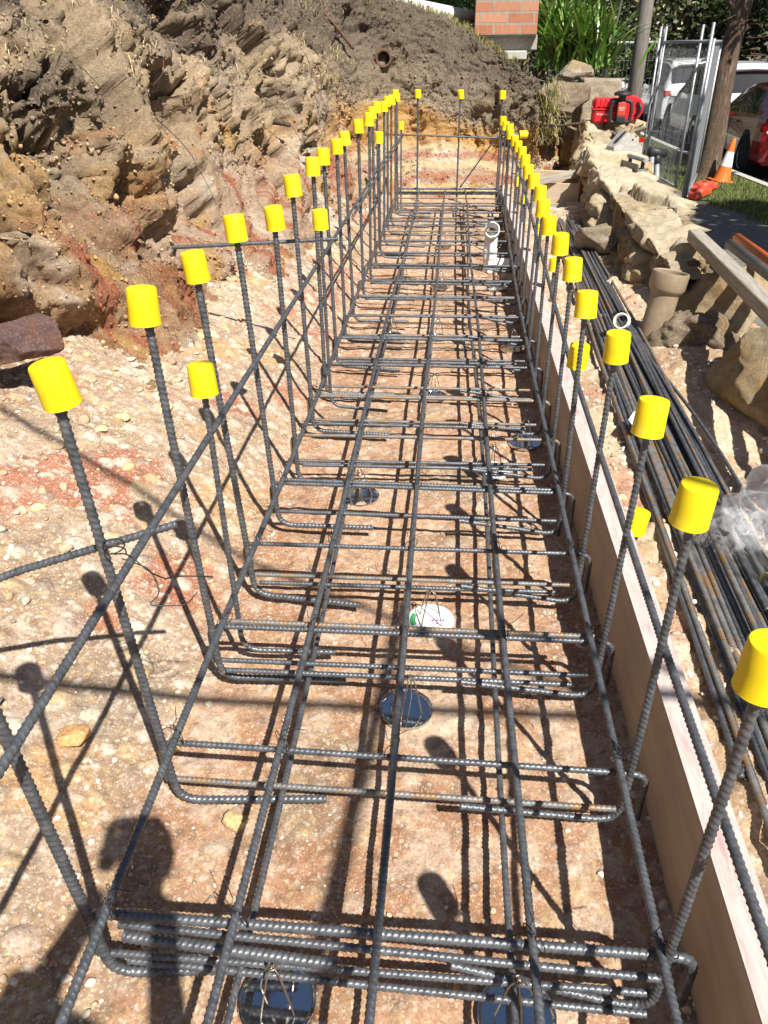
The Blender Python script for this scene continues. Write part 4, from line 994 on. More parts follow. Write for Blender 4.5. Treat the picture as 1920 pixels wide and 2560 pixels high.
# ---- plastic bag of spare caps
def bag():
    t = empty('plastic_bag', (.735, 1.41, .0), label='clear plastic bag half full of yellow caps on the dirt by the bundle', cat='plastic bag')
    v, f = ICO5
    def film(P, q2, seed, amp):
        fold = np.abs(fbm(q2 * (1.0, 1.0, .8), 2, seed)); fold2 = np.abs(fbm(q2 * 2.1 + 7, 2, seed + 1))
        P = P + v * (amp * (.9 * fold + .35 * fold2 - .3))[:, None] + amp * .6 * np.stack([fbm(q2 * .8, 2, seed + 2), fbm(q2 * .8, 2, seed + 3), fbm(q2 * .8, 2, seed + 4)], 1)
        P[:, 2] = np.maximum(P[:, 2], .004); return P
    q2 = v * 2.2; up_ = np.clip(v[:, 2], 0, 1)
    P = v * np.array([.14, .18, .15]) + np.array([.02, .04, .10]); P[:, 2] += .05 * up_ * (v[:, 0] > .1); P[:, 1] += .06 * up_
    link_mesh('bag_film', film(P, q2, 501, .075), f, M['poly'], t)
    P = v * np.array([.095, .07, .065]) + np.array([-.085, .12, .06])
    link_mesh('bag_neck', film(P, q2 + 9, 521, .055), f, M['poly'], t)
    q = random.Random(3)
    for i, (x, y, z) in enumerate([(-.02, -.07, .035), (.045, -.07, .035), (.0, -.005, .04), (.07, .0, .04), (.03, -.04, .09), (.085, -.05, .085), (.05, .05, .045), (.06, .01, .11)]):
        cm = cap_mesh(); c = link_mesh('spare_cap', cm.v, cm.f, M['yellow'], t); c.location = (x, y, z + .01); c.rotation_euler = (q.uniform(0, 3), q.uniform(0, 3), q.uniform(0, 3)); shade_auto(c, 50)
    t.scale = (.82, .82, .82)
    return t
bag()
mb = MB(); mb.add([(0, 0, 0), (.045, .01, .012), (.05, .07, .004), (.012, .085, .018), (-.012, .04, .01)], [(0, 1, 2, 4), (4, 2, 3)]); V = mb.v; mb.add([(x, y, z - .0015) for x, y, z in V[:5]], [(0, 4, 2, 1), (4, 3, 2)])
tag(mb.build('paper_scrap', M['white_lab'], None, loc=(.545, 2.05, .05)), 'crumpled white paper scrap lying on the bundle of bars', 'paper scrap')

# ------------------------------------------------------------------ laser level, case, block, trowel, tripod on the wall
def text_mesh(name, s, size, mat, parent, mw):
    cu = bpy.data.curves.new(name, 'FONT'); cu.body = s; cu.size = size; cu.align_x = 'CENTER'; cu.align_y = 'CENTER'; cu.extrude = .0006
    o = bpy.data.objects.new(name + '_tmp', cu); COL.objects.link(o); bpy.context.view_layer.update()
    me = bpy.data.meshes.new_from_object(o.evaluated_get(bpy.context.evaluated_depsgraph_get())); bpy.data.objects.remove(o)
    me.materials.clear(); me.materials.append(mat); o = bpy.data.objects.new(name, me); COL.objects.link(o); o.parent = parent; o.matrix_local = mw
    return o
FRONT = Matrix.Rotation(PI / 2, 4, 'X')
t = empty('tool_case', (1.275, 7.42, .425), (0, 0, -.08), label='red ribbed plastic tool case standing on the end of the stone wall', cat='tool case')
mb = MB(); mb.box((0, 0, .052), (.235, .17, .10), bev=.014); shade_auto(mb.build('case_base', M['redcase'], t), 30)
mb = MB(); mb.box((0, 0, .145), (.24, .175, .08), bev=.02)
for i in range(6): mb.box((-.095 + i * .038, 0, .148), (.020, .186, .072), bev=.006)
shade_auto(mb.build('case_lid', M['redcase'], t), 30)
mb = MB(); mb.box((0, 0, .103), (.250, .185, .012), bev=.004); shade_auto(mb.build('rim_band', M['redcase'], t), 30)
for x in (-.09, -.03, .03, .09):
    mb = MB(); mb.box((x, -.088, .05), (.012, .008, .085), bev=.003); mb.build('rib', M['redcase'], t)
text_mesh('lettering', 'PR 2-HS A12', .020, M['whitepaint'], t, Matrix.Translation((-.03, -.0935, .066)) @ FRONT)
t = empty('laser_level', (1.365, 7.27, .43), (0, 0, -.05), label='red and black rotary laser level with two black grips', cat='laser level')
mb = MB(); mb.lathe([(.052, 0), (.056, .006), (.056, .02), (.040, .03), (.038, .15), (.030, .165), (.028, .185)], 28); shade_auto(mb.build('body', M['black'], t), 35)
mb = MB(); mb.box((0, -.040, .105), (.066, .03, .10), bev=.006); shade_auto(mb.build('front_panel', M['redpanel'], t), 30)
mb = MB(); mb.box((0, -.040, .032), (.068, .034, .05), bev=.006); shade_auto(mb.build('battery_pack', M['conc'] if False else M['black'], t), 30)
for sx in (-1, 1):
    mb = MB(); mb.tube(fillet([(sx * .035, -.01, .165), (sx * .075, -.012, .16), (sx * .085, -.012, .10), (sx * .078, -.012, .01), (sx * .04, -.01, .008)], .03, 7), .0145, 12); shade_auto(mb.build('grip', M['black'], t), 50)
mb = MB(); mb.lathe([(.030, .185), (.030, .20), (.066, .203), (.070, .212), (.066, .226), (.040, .236), (.0001, .238)], 28); shade_auto(mb.build('rotor_head', M['black'], t), 35)
mb = MB(); mb.tube([(0, .028, .10), (.10, .06, .12)], .03, 14); 
text_mesh('maker_lettering', 'HILTI', .020, M['whitepaint'], t, Matrix.Translation((0, -.0566, .115)) @ FRONT)
text_mesh('type_lettering', 'PR 2-HS', .011, M['whitepaint'], t, Matrix.Translation((0, -.0566, .099)) @ FRONT)
t = empty('round_case', (1.465, 7.40, .425), label='rounded red carry case with a black handle right of the laser level', cat='tool case')
mb = MB(); RM = Matrix.Rotation(PI / 2, 3, 'X'); mb.lathe([(.0001, -.07), (.085, -.07), (.098, -.055), (.10, 0), (.098, .055), (.085, .07), (.0001, .07)], 36, c=(0, 0, .105), M=RM); shade_auto(mb.build('shell', M['redcase'], t), 35)
mb = MB(); mb.tube(fillet([(.035, -.075, .06), (.06, -.098, .075), (.07, -.098, .12), (.04, -.075, .155)], .02, 6), .011, 10); mb.build('handle', M['black'], t, True)
# grey formed block, float and tripod
def prism(pts, depth): # pts in xz, extruded along y
    mb = MB(); n = len(pts); V = [(x, -depth / 2, z) for x, z in pts] + [(x, depth / 2, z) for x, z in pts]
    mb.add(V, [tuple(range(n)), tuple(range(2 * n - 1, n - 1, -1))] + [(i + n, (i + 1) % n + n, (i + 1) % n, i) for i in range(n)]); return mb
t = empty('metal_box', (1.225, 6.30, .235), (0, .10, .25), label='grey cast box with cut off corners leaning on the stone wall', cat='metal box')
o = prism([(-.095, 0), (.085, 0), (.125, .06), (.12, .12), (.04, .205), (-.02, .215), (-.10, .11)], .13).build('shell', M['conc'], t); shade_auto(o, 20)
mb = MB(); mb.box((-.045, -.02, .178), (.10, .035, .012), rot=Matrix.Rotation(-.85, 3, 'Y')); mb.build('slot', M['black'], t)
mb = MB(); mb.tube([(.03, -.064, .17), (.03, -.0665, .17)], .007, 12); mb.tube([(.05, -.064, .195), (.05, -.0665, .195)], .006, 12); mb.build('bolt_hole', M['black'], t)
t = empty('steel_float', (1.185, 5.62, .285), (0, .0, .22), label='steel float with a round tube handle lying on top of the stone wall', cat='hand tool')
mb = MB(); mb.box((0, 0, .0), (.075, .34, .035), bev=.003); mb.box((-.034, 0, .03), (.006, .34, .05)); mb.build('channel', M['galv_dark'], t)
mb = MB(); mb.tube([(.02, -.17, .085), (.02, .16, .085)], .017, 16); shade_auto(mb.build('tube_handle', M['galv'], t), 40); t.scale = (.8, .8, .8)
for y_ in (-.13, .12): mb = MB(); mb.box((.02, y_, .04), (.02, .03, .06)); mb.build('bracket', M['black'], t)
t = empty('tripod', (1.50, 6.15, -.95), label='folded aluminium tripod with black clamps leaning against the outside of the wall', cat='tripod')
for i, (dx, dy) in enumerate(((0, 0), (.085, .02), (.04, .09))):
    a = Vector((.03 + dx, -.20 + dy, 0)); b = Vector((-.05 + dx * .55, .16 + dy * .5, 1.27 - .05 * i))
    mb = MB(); mb.tube([a, a.lerp(b, .62)], .013, 10); mb.tube([a.lerp(b, .55), b], .018, 10); g = mb.build('leg', M['galv'], t, True)
    d = (b - a).normalized()
    for s in (.58, .86, 1.0):
        c = a.lerp(b, s); mb = MB(); mb.tube([c - d * .035, c + d * .03], .026, 10)
        if s == .86: mb.tube([c, c + Vector((.05, -.02, .01))], .009, 8)
        mb.build('clamp', M['black'], g, True)
mb = MB(); mb.tube([(-.07, .15, 1.27), (.06, .20, 1.25)], .03, 12); mb.build('head', M['black'], t, True)
mb = MB(); mb.box((0, 0, .6), (.03, .012, 1.2)); o = mb.build('survey_staff', M['timber_grey'], None, loc=(1.44, 6.62, -.84)); o.rotation_euler = (.05, -.03, .2)
tag(o, 'pale flat staff with a red tip standing behind the wall below the laser level', 'staff'); mb = MB(); mb.box((0, 0, 1.215), (.033, .015, .03)); tip = mb.build('red_tip', M['tail'], o)

# ------------------------------------------------------------------ pier, footing, lawn pipe
t = empty('brick_pier', (.43, 8.49, 1.075), label='red brick pier standing on concrete footings above the far wall', cat='brick pier')
mb = MB(); mb.box((0, 0, 1.0), (.56, .50, 2.0), bev=.004); o = mb.build('brickwork', M['brick'], t)
mb = MB(); mb.box((0, .02, -.006), (.575, .50, .012)); mb.build('mortar_bed', M['conc'], t)
t2 = empty('pier_footing', (.46, 8.5, .87), label='stepped concrete footing blocks under the brick pier', cat='footing')
mb = MB(); mb.box((.02, .06, .14), (.50, .44, .12), bev=.01); mb.build('upper_block', M['timber_grey'], t2)
mb = MB(); mb.box((.0, -.05, .045), (.34, .56, .075), bev=.01); mb.build('lower_block', M['kerb'], t2)
pp = [(-1.6, 7.75, 1.55), (-.90, 8.15, 1.435), (-.35, 8.45, 1.305), (.13, 8.72, 1.225)]
mb = MB(); mb.tube(pp, .055, 20); o = mb.build('pvc_pipe', M['pvc'], None, True); tag(o, 'long white pvc pipe lying on the grass above the bank', 'pipe')
mb = MB(); mb.tube([(-.62, 8.305, 1.37), (-.56, 8.335, 1.357)], .060, 20); mb.build('joint', M['pvc'], o, True)

# ------------------------------------------------------------------ plants
def blades(name, roots, L, wdt, cols, mat, droop=1.0, seg=6, seed=1, spread=1.0, updown=.5):
    g = np.random.default_rng(seed); n = len(roots)
    az = g.random(n) * 2 * PI; lean = (.15 + .75 * g.random(n)) * spread; Ls = L * (.6 + .55 * g.random(n)); ws = wdt * (.7 + .5 * g.random(n))
    V = np.zeros((n, seg + 1, 2, 3)); p = roots.copy(); el = PI / 2 - lean * .6
    for s in range(seg + 1):
        t = s / seg; d = np.stack([np.cos(el) * np.cos(az), np.cos(el) * np.sin(az), np.sin(el)], 1)
        side = np.stack([-np.sin(az), np.cos(az), np.zeros(n)], 1); w = ws * np.clip(1 - t ** 2.5, .03, 1) * (.55 + .45 * min(1, t * 4))
        V[:, s, 0] = p - side * w[:, None] / 2; V[:, s, 1] = p + side * w[:, None] / 2
        p = p + d * (Ls / seg)[:, None]; el = el - droop * (.35 + .8 * lean) * (1.6 / seg) * (.4 + 1.2 * t)
    k = (seg + 1) * 2; i = np.arange(seg)[:, None] * 2 + np.array([0, 1, 3, 2])[None]
    F = (i[None] + (np.arange(n) * k)[:, None, None]).reshape(-1, 4)
    c = np.asarray(cols)[g.integers(0, len(cols), n)] * (.75 + .5 * g.random((n, 1)))
    return link_mesh(name, V.reshape(-1, 3), F, mat, col=np.repeat(c, k, 0))
def strap_plant(name, c, R, n, L, seed, lab, group=None):
    g = np.random.default_rng(seed); r = np.column_stack([g.normal(0, R * .5, n), g.normal(0, R * .4, n), g.random(n) * .05]) + np.array(c)
    o = blades(name, r, L, .036, [(.075, .17, .02), (.11, .23, .03), (.05, .115, .015), (.16, .27, .05), (.22, .27, .06)], M['blade'], 1.0, 7, seed, 1.15)
    return tag(o, lab, 'plant', group)
strap_plant('strap_leaf_plant', (1.20, 8.85, .78), .30, 460, .62, 31, 'big clump of glossy green strap leaves right of the brick pier')
strap_plant('strap_leaf_plant', (.98, 9.4, .95), .26, 220, .62, 32, 'darker strap leaved clump right behind the brick pier')
strap_plant('strap_leaf_plant', (-.28, 9.6, 1.32), .30, 190, .55, 33, 'strap leaved clump behind the white pvc pipe, left of the pier')
# lawn fringe and dry tufts
def crest_grass():
    g = np.random.default_rng(51); nu, W, _ = BANK.shape; R = []
    i = g.integers(int(nu * .40), int(nu * .90), 9000); j = 199 + (g.random(9000) ** 1.5 * 9).astype(int)
    P = BANK[i, np.minimum(j, W - 2)]; f = g.random((9000, 1)); P = P * (1 - f) + BANK[np.minimum(i + 2, nu - 1), np.minimum(j + 1, W - 1)] * f
    return tag(blades('lawn_grass', P, .075, .006, [(.20, .22, .06), (.28, .25, .10), (.40, .33, .18), (.46, .38, .22), (.14, .19, .04)], M['drygrass'], 1.0, 3, 52, 1.2), 'short half dry lawn grass along the crest of the bank', 'grass', kind='stuff')
crest_grass()
def tufts():
    g = np.random.default_rng(55); nu, W, _ = BANK.shape; A = []
    for _ in range(40):
        i0 = g.integers(int(nu * .22), int(nu * .80)); j0 = int(200 * (g.uniform(.62, .97)))
        n = g.integers(14, 60); ii = np.clip(i0 + g.normal(0, 9, n).astype(int), 0, nu - 1); jj = np.clip(j0 + g.normal(0, 3, n).astype(int), 0, 199)
        A.append(BANK[ii, jj])
    A = np.concatenate(A)
    o = blades('dry_straw', A, .12, .0045, [(.46, .37, .22), (.38, .30, .17), (.52, .44, .28)], M['drygrass'], 2.6, 5, 56, 1.9)
    return tag(o, 'bleached straw and dead grass hanging on the bank', 'dry grass', kind='stuff')
tufts()
def shelf_weeds():
    g = np.random.default_rng(57); n = 260; P = np.column_stack([g.normal(.80, .05, n), g.normal(7.30, .06, n), g.uniform(.25, .70, n)])
    return tag(blades('dry_straw', P, .20, .006, [(.34, .31, .14), (.44, .38, .22), (.24, .26, .08)], M['drygrass'], 2.2, 6, 58, 1.6), 'dry grass hanging at the right corner of the far wall', 'dry grass', kind='stuff')
shelf_weeds()

# ------------------------------------------------------------------ street
def sheet(name, pts, z, mat, label, cat):
    o = link_mesh(name, [(x, y, z) for x, y in pts], [tuple(range(len(pts)))], mat, None, False)
    return tag(o, label, cat, kind='structure')
def kx(y): return 4.42 + .0048 * (21.5 - y) ** 1.85 if y < 21.5 else 4.42
kys = np.linspace(-12, 60, 73)
sheet('ground', [(-300, -300), (300, -300), (300, 300), (-300, 300)], -1.16, M['dirtsheet'], 'open ground reaching to the horizon', 'ground')
def strip(name, f0, f1, z, mat, label, cat, ys=kys):
    V = []; F = []
    for y in ys: V += [(f0(y), y, z), (f1(y), y, z)]
    for i in range(len(ys) - 1): F.append((2 * i, 2 * i + 1, 2 * i + 3, 2 * i + 2))
    return tag(link_mesh(name, V, F, mat, None, False), label, cat, kind='structure')
strip('road', lambda y: kx(y) + .1, lambda y: kx(y) + 9, -1.05, M['road'], 'dark asphalt street with parked cars', 'road')
strip('footpath', lambda y: 1.2, lambda y: 3.32 + .10 * math.sin(y * 1.3) + .06 * math.sin(y * 3.1) + .35 * max(0, 11.2 - y) * .9, -.85, M['asphalt'], 'grey asphalt footpath outside the stone wall', 'footpath', np.linspace(-4, 60, 260))
strip('grass_verge', lambda y: 1.2, lambda y: kx(y) - .02, -.856, M['grass'], 'grass verge between footpath and kerb', 'grass verge', np.linspace(-4, 60, 130))
g_ = np.random.default_rng(61); n = 26000; yv = 7 + 18 * g_.random(n) ** 1.3; xv = 3.2 + g_.random(n) * 1.6
ok = (xv < np.array([kx(y) for y in yv]) - .05) & (xv > 3.32 + .10 * np.sin(yv * 1.3) + .06 * np.sin(yv * 3.1) + .315 * np.maximum(0, 11.2 - yv) + .25 * np.array(fbm(np.column_stack([xv * 2, yv * 2, yv * 0]), 2, 3)))
P = np.column_stack([xv, yv, np.full(n, -.856)])[ok]
tag(blades('verge_grass', P, .06, .012, [(.09, .14, .03), (.13, .17, .04), (.22, .2, .09)], M['drygrass'], .8, 2, 62, 1.0), 'short grass blades of the street verge', 'grass', kind='stuff')
ks = strip('kerb', lambda y: kx(y), lambda y: kx(y) + .14, -.845, M['kerb'], 'pale concrete kerb along the street', 'kerb')
V = []; F = []
for y in kys: V += [(kx(y) + .14, y, -.845), (kx(y) + .16, y, -1.055)]
for i in range(len(kys) - 1): F.append((2 * i, 2 * i + 1, 2 * i + 3, 2 * i + 2))
tag(link_mesh('kerb_face', V, F, M['kerb'], None, False), 'face of the concrete kerb', 'kerb', kind='structure')
g_ = np.random.default_rng(63); n = 1500; y = g_.uniform(9, 26, n); x = np.array([kx(a) for a in y]) + .16 + g_.random(n) ** 2 * .6
V = np.column_stack([x, y, np.full(n, -1.04)])
tag(blades('leaf_litter', V, .06, .03, [(.30, .17, .08), (.42, .26, .14), (.22, .12, .06)], M['drygrass'], 1.5, 2, 64, 2.2), 'fallen brown leaves in the gutter', 'leaf litter', kind='stuff')

# ------------------------------------------------------------------ fence panels, cone, pole
def fence_panel(a, b, label, z0=-.85, h=1.86, ext=.19, extb=True, wires=26):
    a = Vector((a[0], a[1], 0)); b = Vector((b[0], b[1], 0)); d = (b - a); L = d.length
    t = empty('temporary_fence', (a.x, a.y, z0), (0, 0, math.atan2(d.y, d.x)), label=label, cat='mesh fence', group='temporary steel mesh fence panels')
    for x in (0, L):
        mb = MB(); mb.tube([(x, 0, -.04), (x, 0, h + ext)], .0175, 14); mb.build('post', M['galv'], t, True)
    for z in (.10, h): mb = MB(); mb.tube([(.02, 0, z), (L - .02, 0, z)], .018, 12); mb.build('rail', M['galv'], t, True)
    mb = MB()
    for i in range(1, wires): mb.tube([(L * i / wires, .012, .10), (L * i / wires, .012, h)], 0.0014, 4, False)
    for z in np.linspace(.10, h, 9)[1:-1]: mb.tube([(.02, .016, z), (L - .02, .016, z)], .0020, 4, False)
    mb.build('wire_mesh', M['galv'], t, True)
    return t
fence_panel((2.98, 10.88), (2.90, 12.90), 'nearest fence panel seen almost edge on, with the tall front post', wires=34)
fence_panel((3.03, 10.93), (3.78, 13.25), 'fence panel right of the tall front post, running to the tree trunk', wires=40, ext=.03)
fence_panel((2.84, 12.95), (.45, 13.5), 'fence panel behind the grey pole with its rail level with the plant', wires=44)
fence_panel((.38, 13.5), (-2.1, 13.5), 'fence panel behind the brick pier', wires=44, z0=-.2)
fence_panel((3.16, 12.0), (3.10, 13.9), 'third fence panel leaning just behind the nearest edge on one', wires=34)
for i, (x, y, r) in enumerate([(3.62, 12.25, .9), (3.42, 11.75, 1.0)]):
    t = empty('plastic_block', (x, y, -.852), (0, 0, r), label=['orange red plastic fence foot farther from the viewer', 'orange red plastic fence foot nearer to the viewer'][i], cat='fence foot')
    mb = MB(); mb.box((0, 0, .07), (.30, .20, .13), bev=.025); mb.box((-.22, 0, .055), (.20, .20, .10), bev=.025); mb.box((.22, 0, .055), (.20, .20, .10), bev=.025); shade_auto(mb.build('foot_block', M['redblock'], t), 40)
    for x_, z_ in ((0, .137), (-.2, .108), (.2, .108)): mb = MB(); mb.box((x_, 0, z_), (.055, .05, .009)); mb.build('socket', M['black'], t)
t = empty('traffic_cone', (4.16, 13.22, -.85), (.05, .10, .3), label='orange traffic cone with a white band leaning beside the tree trunk', cat='traffic cone')
mb = MB(); mb.box((0, 0, .015), (.36, .36, .03), bev=.01); mb.build('base', M['orange'], t)
mb = MB(); mb.lathe([(.15, .03), (.145, .04), (.105, .26)], 30); shade_auto(mb.build('lower_cone', M['orange'], t), 40)
mb = MB(); mb.lathe([(.106, .26), (.066, .50)], 30); shade_auto(mb.build('white_band', M['conewhite'], t), 40)
mb = MB(); mb.lathe([(.065, .50), (.033, .70), (.028, .71), (.0001, .712)], 30); shade_auto(mb.build('tip', M['orange'], t), 40); t.scale = (.86, .86, .86)
t = empty('utility_pole', (2.30, 11.45, -.86), label='weathered grey timber utility pole rising behind the laser level', cat='pole')
mb = MB(); mb.tube([(0, 0, -.2), (-.01, 0, 2), (-.05, 0, 5), (-.08, 0, 8.5)], [.095, .088, .082, .075], 24); mb.build('shaft', M['polewood'], t, True)
mb = MB(); mb.box((-.02, -.090, 1.05), (.10, .004, .035)); mb.build('number_tag', M['conewhite'], t)
mb = MB(); mb.tube([(1.62, 10.5, -.2), (1.83, 10.5, 1.5), (2.35, 10.6, 5.6)], .016, 8); tag(mb.build('stay_wire', M['galv_dark'], None, True), 'thin steel stay running up to the grey pole', 'stay')

# ------------------------------------------------------------------ trees
def foliage(c, rad, n, leaf, cols, seed, clumps=14, flat=1.0, hang=0.0, hollow=.55):
    g = np.random.default_rng(seed); d = g.normal(size=(clumps, 3)); d /= np.linalg.norm(d, axis=1)[:, None]
    cc = d * (hollow + (1 - hollow) * g.random((clumps, 1)) ** .5) * np.array(rad) * .78 + np.array(c)
    cr = (.22 + .20 * g.random(clumps)) * min(rad[0], rad[2]) * 1.25
    k = g.integers(0, clumps, n); u = g.normal(size=(n, 3)); u /= np.linalg.norm(u, axis=1)[:, None]
    p = cc[k] + u * (cr[k] * g.random(n) ** .42)[:, None] * np.array([1, 1, .8])
    a = g.normal(size=(n, 3)); a[:, 2] -= hang * 2; a /= np.linalg.norm(a, axis=1)[:, None]
    b = np.cross(a, g.normal(size=(n, 3))); b /= np.linalg.norm(b, axis=1)[:, None]
    L = leaf * (.6 + .8 * g.random(n))[:, None]; Wd = L * .28
    V = np.stack([p - a * L * .5, p + b * Wd, p + a * L * .5, p - b * Wd], 1).reshape(-1, 3)
    F = np.arange(4 * n).reshape(-1, 4)
    col = np.asarray(cols)[g.integers(0, len(cols), n)] * (.7 + .6 * g.random((n, 1))) * (.75 + .5 * g.random(clumps))[k][:, None]
    return V, F, np.repeat(col, 4, 0), cc
DARKG = [(.035, .055, .016), (.05, .075, .022), (.025, .04, .014), (.075, .095, .03)]
OLIVE = [(.07, .085, .03), (.10, .11, .045), (.05, .065, .022), (.13, .13, .06)]
def tree(loc, h, crown_r, n, leaf, cols, seed, label, trunk_r=.16, crown_z=None, flowers=None, group=None, lean=(0, 0), hang=.3, name='broadleaf_tree', clumps=22, low=.0):
    t = empty(name, loc, label=label, cat='tree' if h > 2.6 else 'shrub'); 
    if group: t['group'] = group
    g = np.random.default_rng(seed); cz = crown_z or h * .62; rz = (h - cz) if low == 0 else (h - low) / 2; cz = cz if low == 0 else (h + low) / 2
    V, F, C, cc = foliage((lean[0], lean[1], cz), (crown_r, crown_r, rz), n, leaf, cols, seed, clumps, hang=hang)
    link_mesh('crown', V, F, M['leaf'], t, False, C)
    mb = MB(); pts = [(0, 0, -.2), (lean[0] * .15 + .05, lean[1] * .15, cz * .3), (lean[0] * .5 - .03, lean[1] * .5, cz * .65), (lean[0] * .9, lean[1] * .9, cz * 1.1)]
    mb.tube(fillet(pts, .6, 6), np.linspace(trunk_r * 1.25, trunk_r * .45, len(fillet(pts, .6, 6))), 12)
    for q_ in cc[:9]:
        s0 = np.array(pts[2]) * .7 + np.array(pts[1]) * .3; m_ = (s0 + q_) / 2 + (0, 0, .15)
        mb.tube([s0, m_, q_], [trunk_r * .42, trunk_r * .25, trunk_r * .08], 7)
    mb.build('trunk', M['bark'], t, True)
    if flowers:
        V, F, C, _ = foliage((lean[0], lean[1], cz), (crown_r * 1.03, crown_r * 1.03, rz * 1.02), flowers, leaf * .9, [(.70, .62, .42), (.62, .48, .28), (.75, .70, .55)], seed, clumps)
        k = np.random.default_rng(seed + 1).random(len(F)) < 1; link_mesh('blossom', V, F, M['leaf'], t, False, C)
    return t
# the trunk beside the cone
t = empty('street_tree', (4.07, 13.62, -.86), label='street tree with a brown fibrous leaning trunk beside the traffic cone', cat='tree')
pts = [(0, 0, -.1), (-.03, 0, .12), (-.03, 0, .7), (-.05, 0, 1.3), (-.04, .0, 1.9), (.06, .05, 2.5), (.22, .1, 3.3), (.30, .2, 4.6)]
mb = MB(); pp = fillet(pts, .4, 5); mb.tube(pp, np.interp(np.linspace(0, 1, len(pp)), [0, .06, .2, .5, 1], [.30, .20, .165, .15, .09]), 18)
mb.tube([(.14, .02, 2.0), (-.25, .1, 2.5), (-.9, .2, 3.0)], [.07, .05, .02], 8); mb.tube([(.08, .06, 2.5), (.9, .1, 3.2), (1.5, .3, 3.9)], [.09, .06, .03], 8)
g_ = np.random.default_rng(8)
for i in range(14):
    a = np.array([.1 + .3 * g_.random(), .05, 1.6 + 1.2 * g_.random()]); d = np.array([g_.normal(), g_.normal() * .5, -.2 + .5 * g_.random()]); mb.tube([a, a + d * .3, a + d * .55 + (0, 0, -.1)], [.012, .008, .003], 5)
V = np.array(mb.v); fn = fbm(V * (7, 7, 1.2), 3, 5); V[:, :2] += (V[:, :2] - [.1, 0]) * 0 ; V[:, 0] += .02 * fn; mb.v = V.tolist()
mb.build('trunk', M['bark'], t, True)
V, F, C, cc = foliage((.3, .2, 4.8), (2.6, 2.6, 1.7), 9000, .13, DARKG, 71, 20, hang=.5); link_mesh('crown', V, F, M['leaf'], t, False, C)
V, F, C, cc = foliage((.75, .3, 2.25), (.55, .5, .45), 700, .10, DARKG, 72, 5, hang=.9); link_mesh('low_foliage', V, F, M['leaf'], t, False, C)

tree((5.3, 29.5, -1.0), 5.2, 2.9, 17000, .15, OLIVE, 81, 'flowering gum shrub full of cream blossom behind the grey pole', flowers=3600, low=.2, clumps=40, name='flowering_tree')
tree((.5, 17.5, -.6), 4.6, 1.9, 12000, .12, OLIVE + [(.15, .16, .07)], 82, 'olive green shrub with some cream blossom behind the strap leaved plant', flowers=1500, low=.2, clumps=34, name='flowering_tree')
gt = 'trees along the far side of the street'
for i, (x, y, h, r_, n, lab) in enumerate([(-4.5, 17, 6, 3.0, 12000, 'dark dense tree behind the lawn at the top left'), (-9, 19, 6.5, 3.5, 9000, 'dark dense tree out of the picture to the left'), (7.2, 30, 8, 3.6, 16000, 'dark tree in the middle distance over the white cars'), (11.5, 27, 8, 3.4, 16000, 'dark tree at the top right corner behind the grey car'),
        (3.0, 32, 9, 4.2, 14000, 'dark tree far behind the flowering shrub'), (-2.5, 30, 9, 4.5, 10000, 'dark tree far behind the brick pier'), (15.5, 30, 9, 4.5, 12000, 'dark tree out of the picture to the right'), (10, 40, 11, 5.5, 12000, 'farthest dark tree closing the street view'), (4, 44, 11, 6, 9000, 'far dark tree behind the others'), (18, 42, 11, 6, 9000, 'far dark tree beyond the grey car')]):
    tree((x, y, -1.0), h, r_, n, .20 if y < 35 else .3, DARKG if i % 2 else OLIVE[:3] + DARKG, 90 + i, lab, .22, low=-.2 if i not in (3,) else 1.3, group=gt, clumps=46)
# hedge masses closing the view low down
for i, (x, y, lab) in enumerate([(-1.2, 12.4, 'dark leafy hedge shrub behind the lawn pipe, left of the pier'), (.9, 12.2, 'dark leafy hedge shrub between the pier and the strap leaves'), (-3.2, 12.2, 'dark leafy hedge shrub at the left end of the lawn')]):
    tree((x, y, .2), 2.5, 1.15, 5200, .10, DARKG + [(.09, .12, .03)], 110 + i, lab, .05, low=.0, clumps=24, name='hedge_shrub', group='hedge shrubs behind the lawn')
for i, (x, y, r_) in enumerate([(7.6, 27.5, 1.0), (9.6, 26.5, 1.2), (5.8, 29.0, 1.3), (12.6, 25.0, 1.3), (4.0, 27.0, 1.4)]):
    tree((x, y, -1.05), 2.0 + .2 * i, r_, 3600, .13, DARKG + [(.12, .16, .04)], 120 + i, ['low green bush behind the white cars', 'low green bush right of the tree trunk', 'low dark bush behind the rear white car', 'bright low bush at the right edge behind the grey car', 'low dark bush behind the fence'][i], .05, low=-.1, clumps=18, name='bush', group='bushes along the street')
# leaning dark trunk in the distance and the shade trees to the right
t = empty('leaning_trunk', (10.3, 24.6, -1.06), label='dark forked leaning trunk between the street tree and the grey car', cat='tree')
mb = MB(); mb.tube([(-.6, 0, 0), (.0, 0, 1.1), (.75, 0, 1.85), (1.9, 0, 2.3), (3.0, 0, 3.0)], [.32, .26, .2, .15, .1], 12); mb.tube([(.2, 0, 1.3), (-.1, .1, 2.4), (.1, .1, 3.6)], [.17, .13, .08], 10); mb.build('trunk', M['bark'], t, True)
V, F, C, cc = foliage((1.5, .4, 4.6), (2.4, 2, 1.4), 5000, .18, DARKG, 131, 14); link_mesh('crown', V, F, M['leaf'], t, False, C)
tree((6.5, 6.1, -1.0), 7.2, 2.3, 5200, .20, DARKG, 141, 'street tree to the right of the picture that shades the footpath', .2, crown_z=5.2, group=gt, clumps=18)
tree((9.0, 11.2, -1.0), 8.0, 2.9, 9000, .22, DARKG, 142, 'street tree to the right of the picture that shades the red car', .22, crown_z=5.6, group=gt, clumps=22)

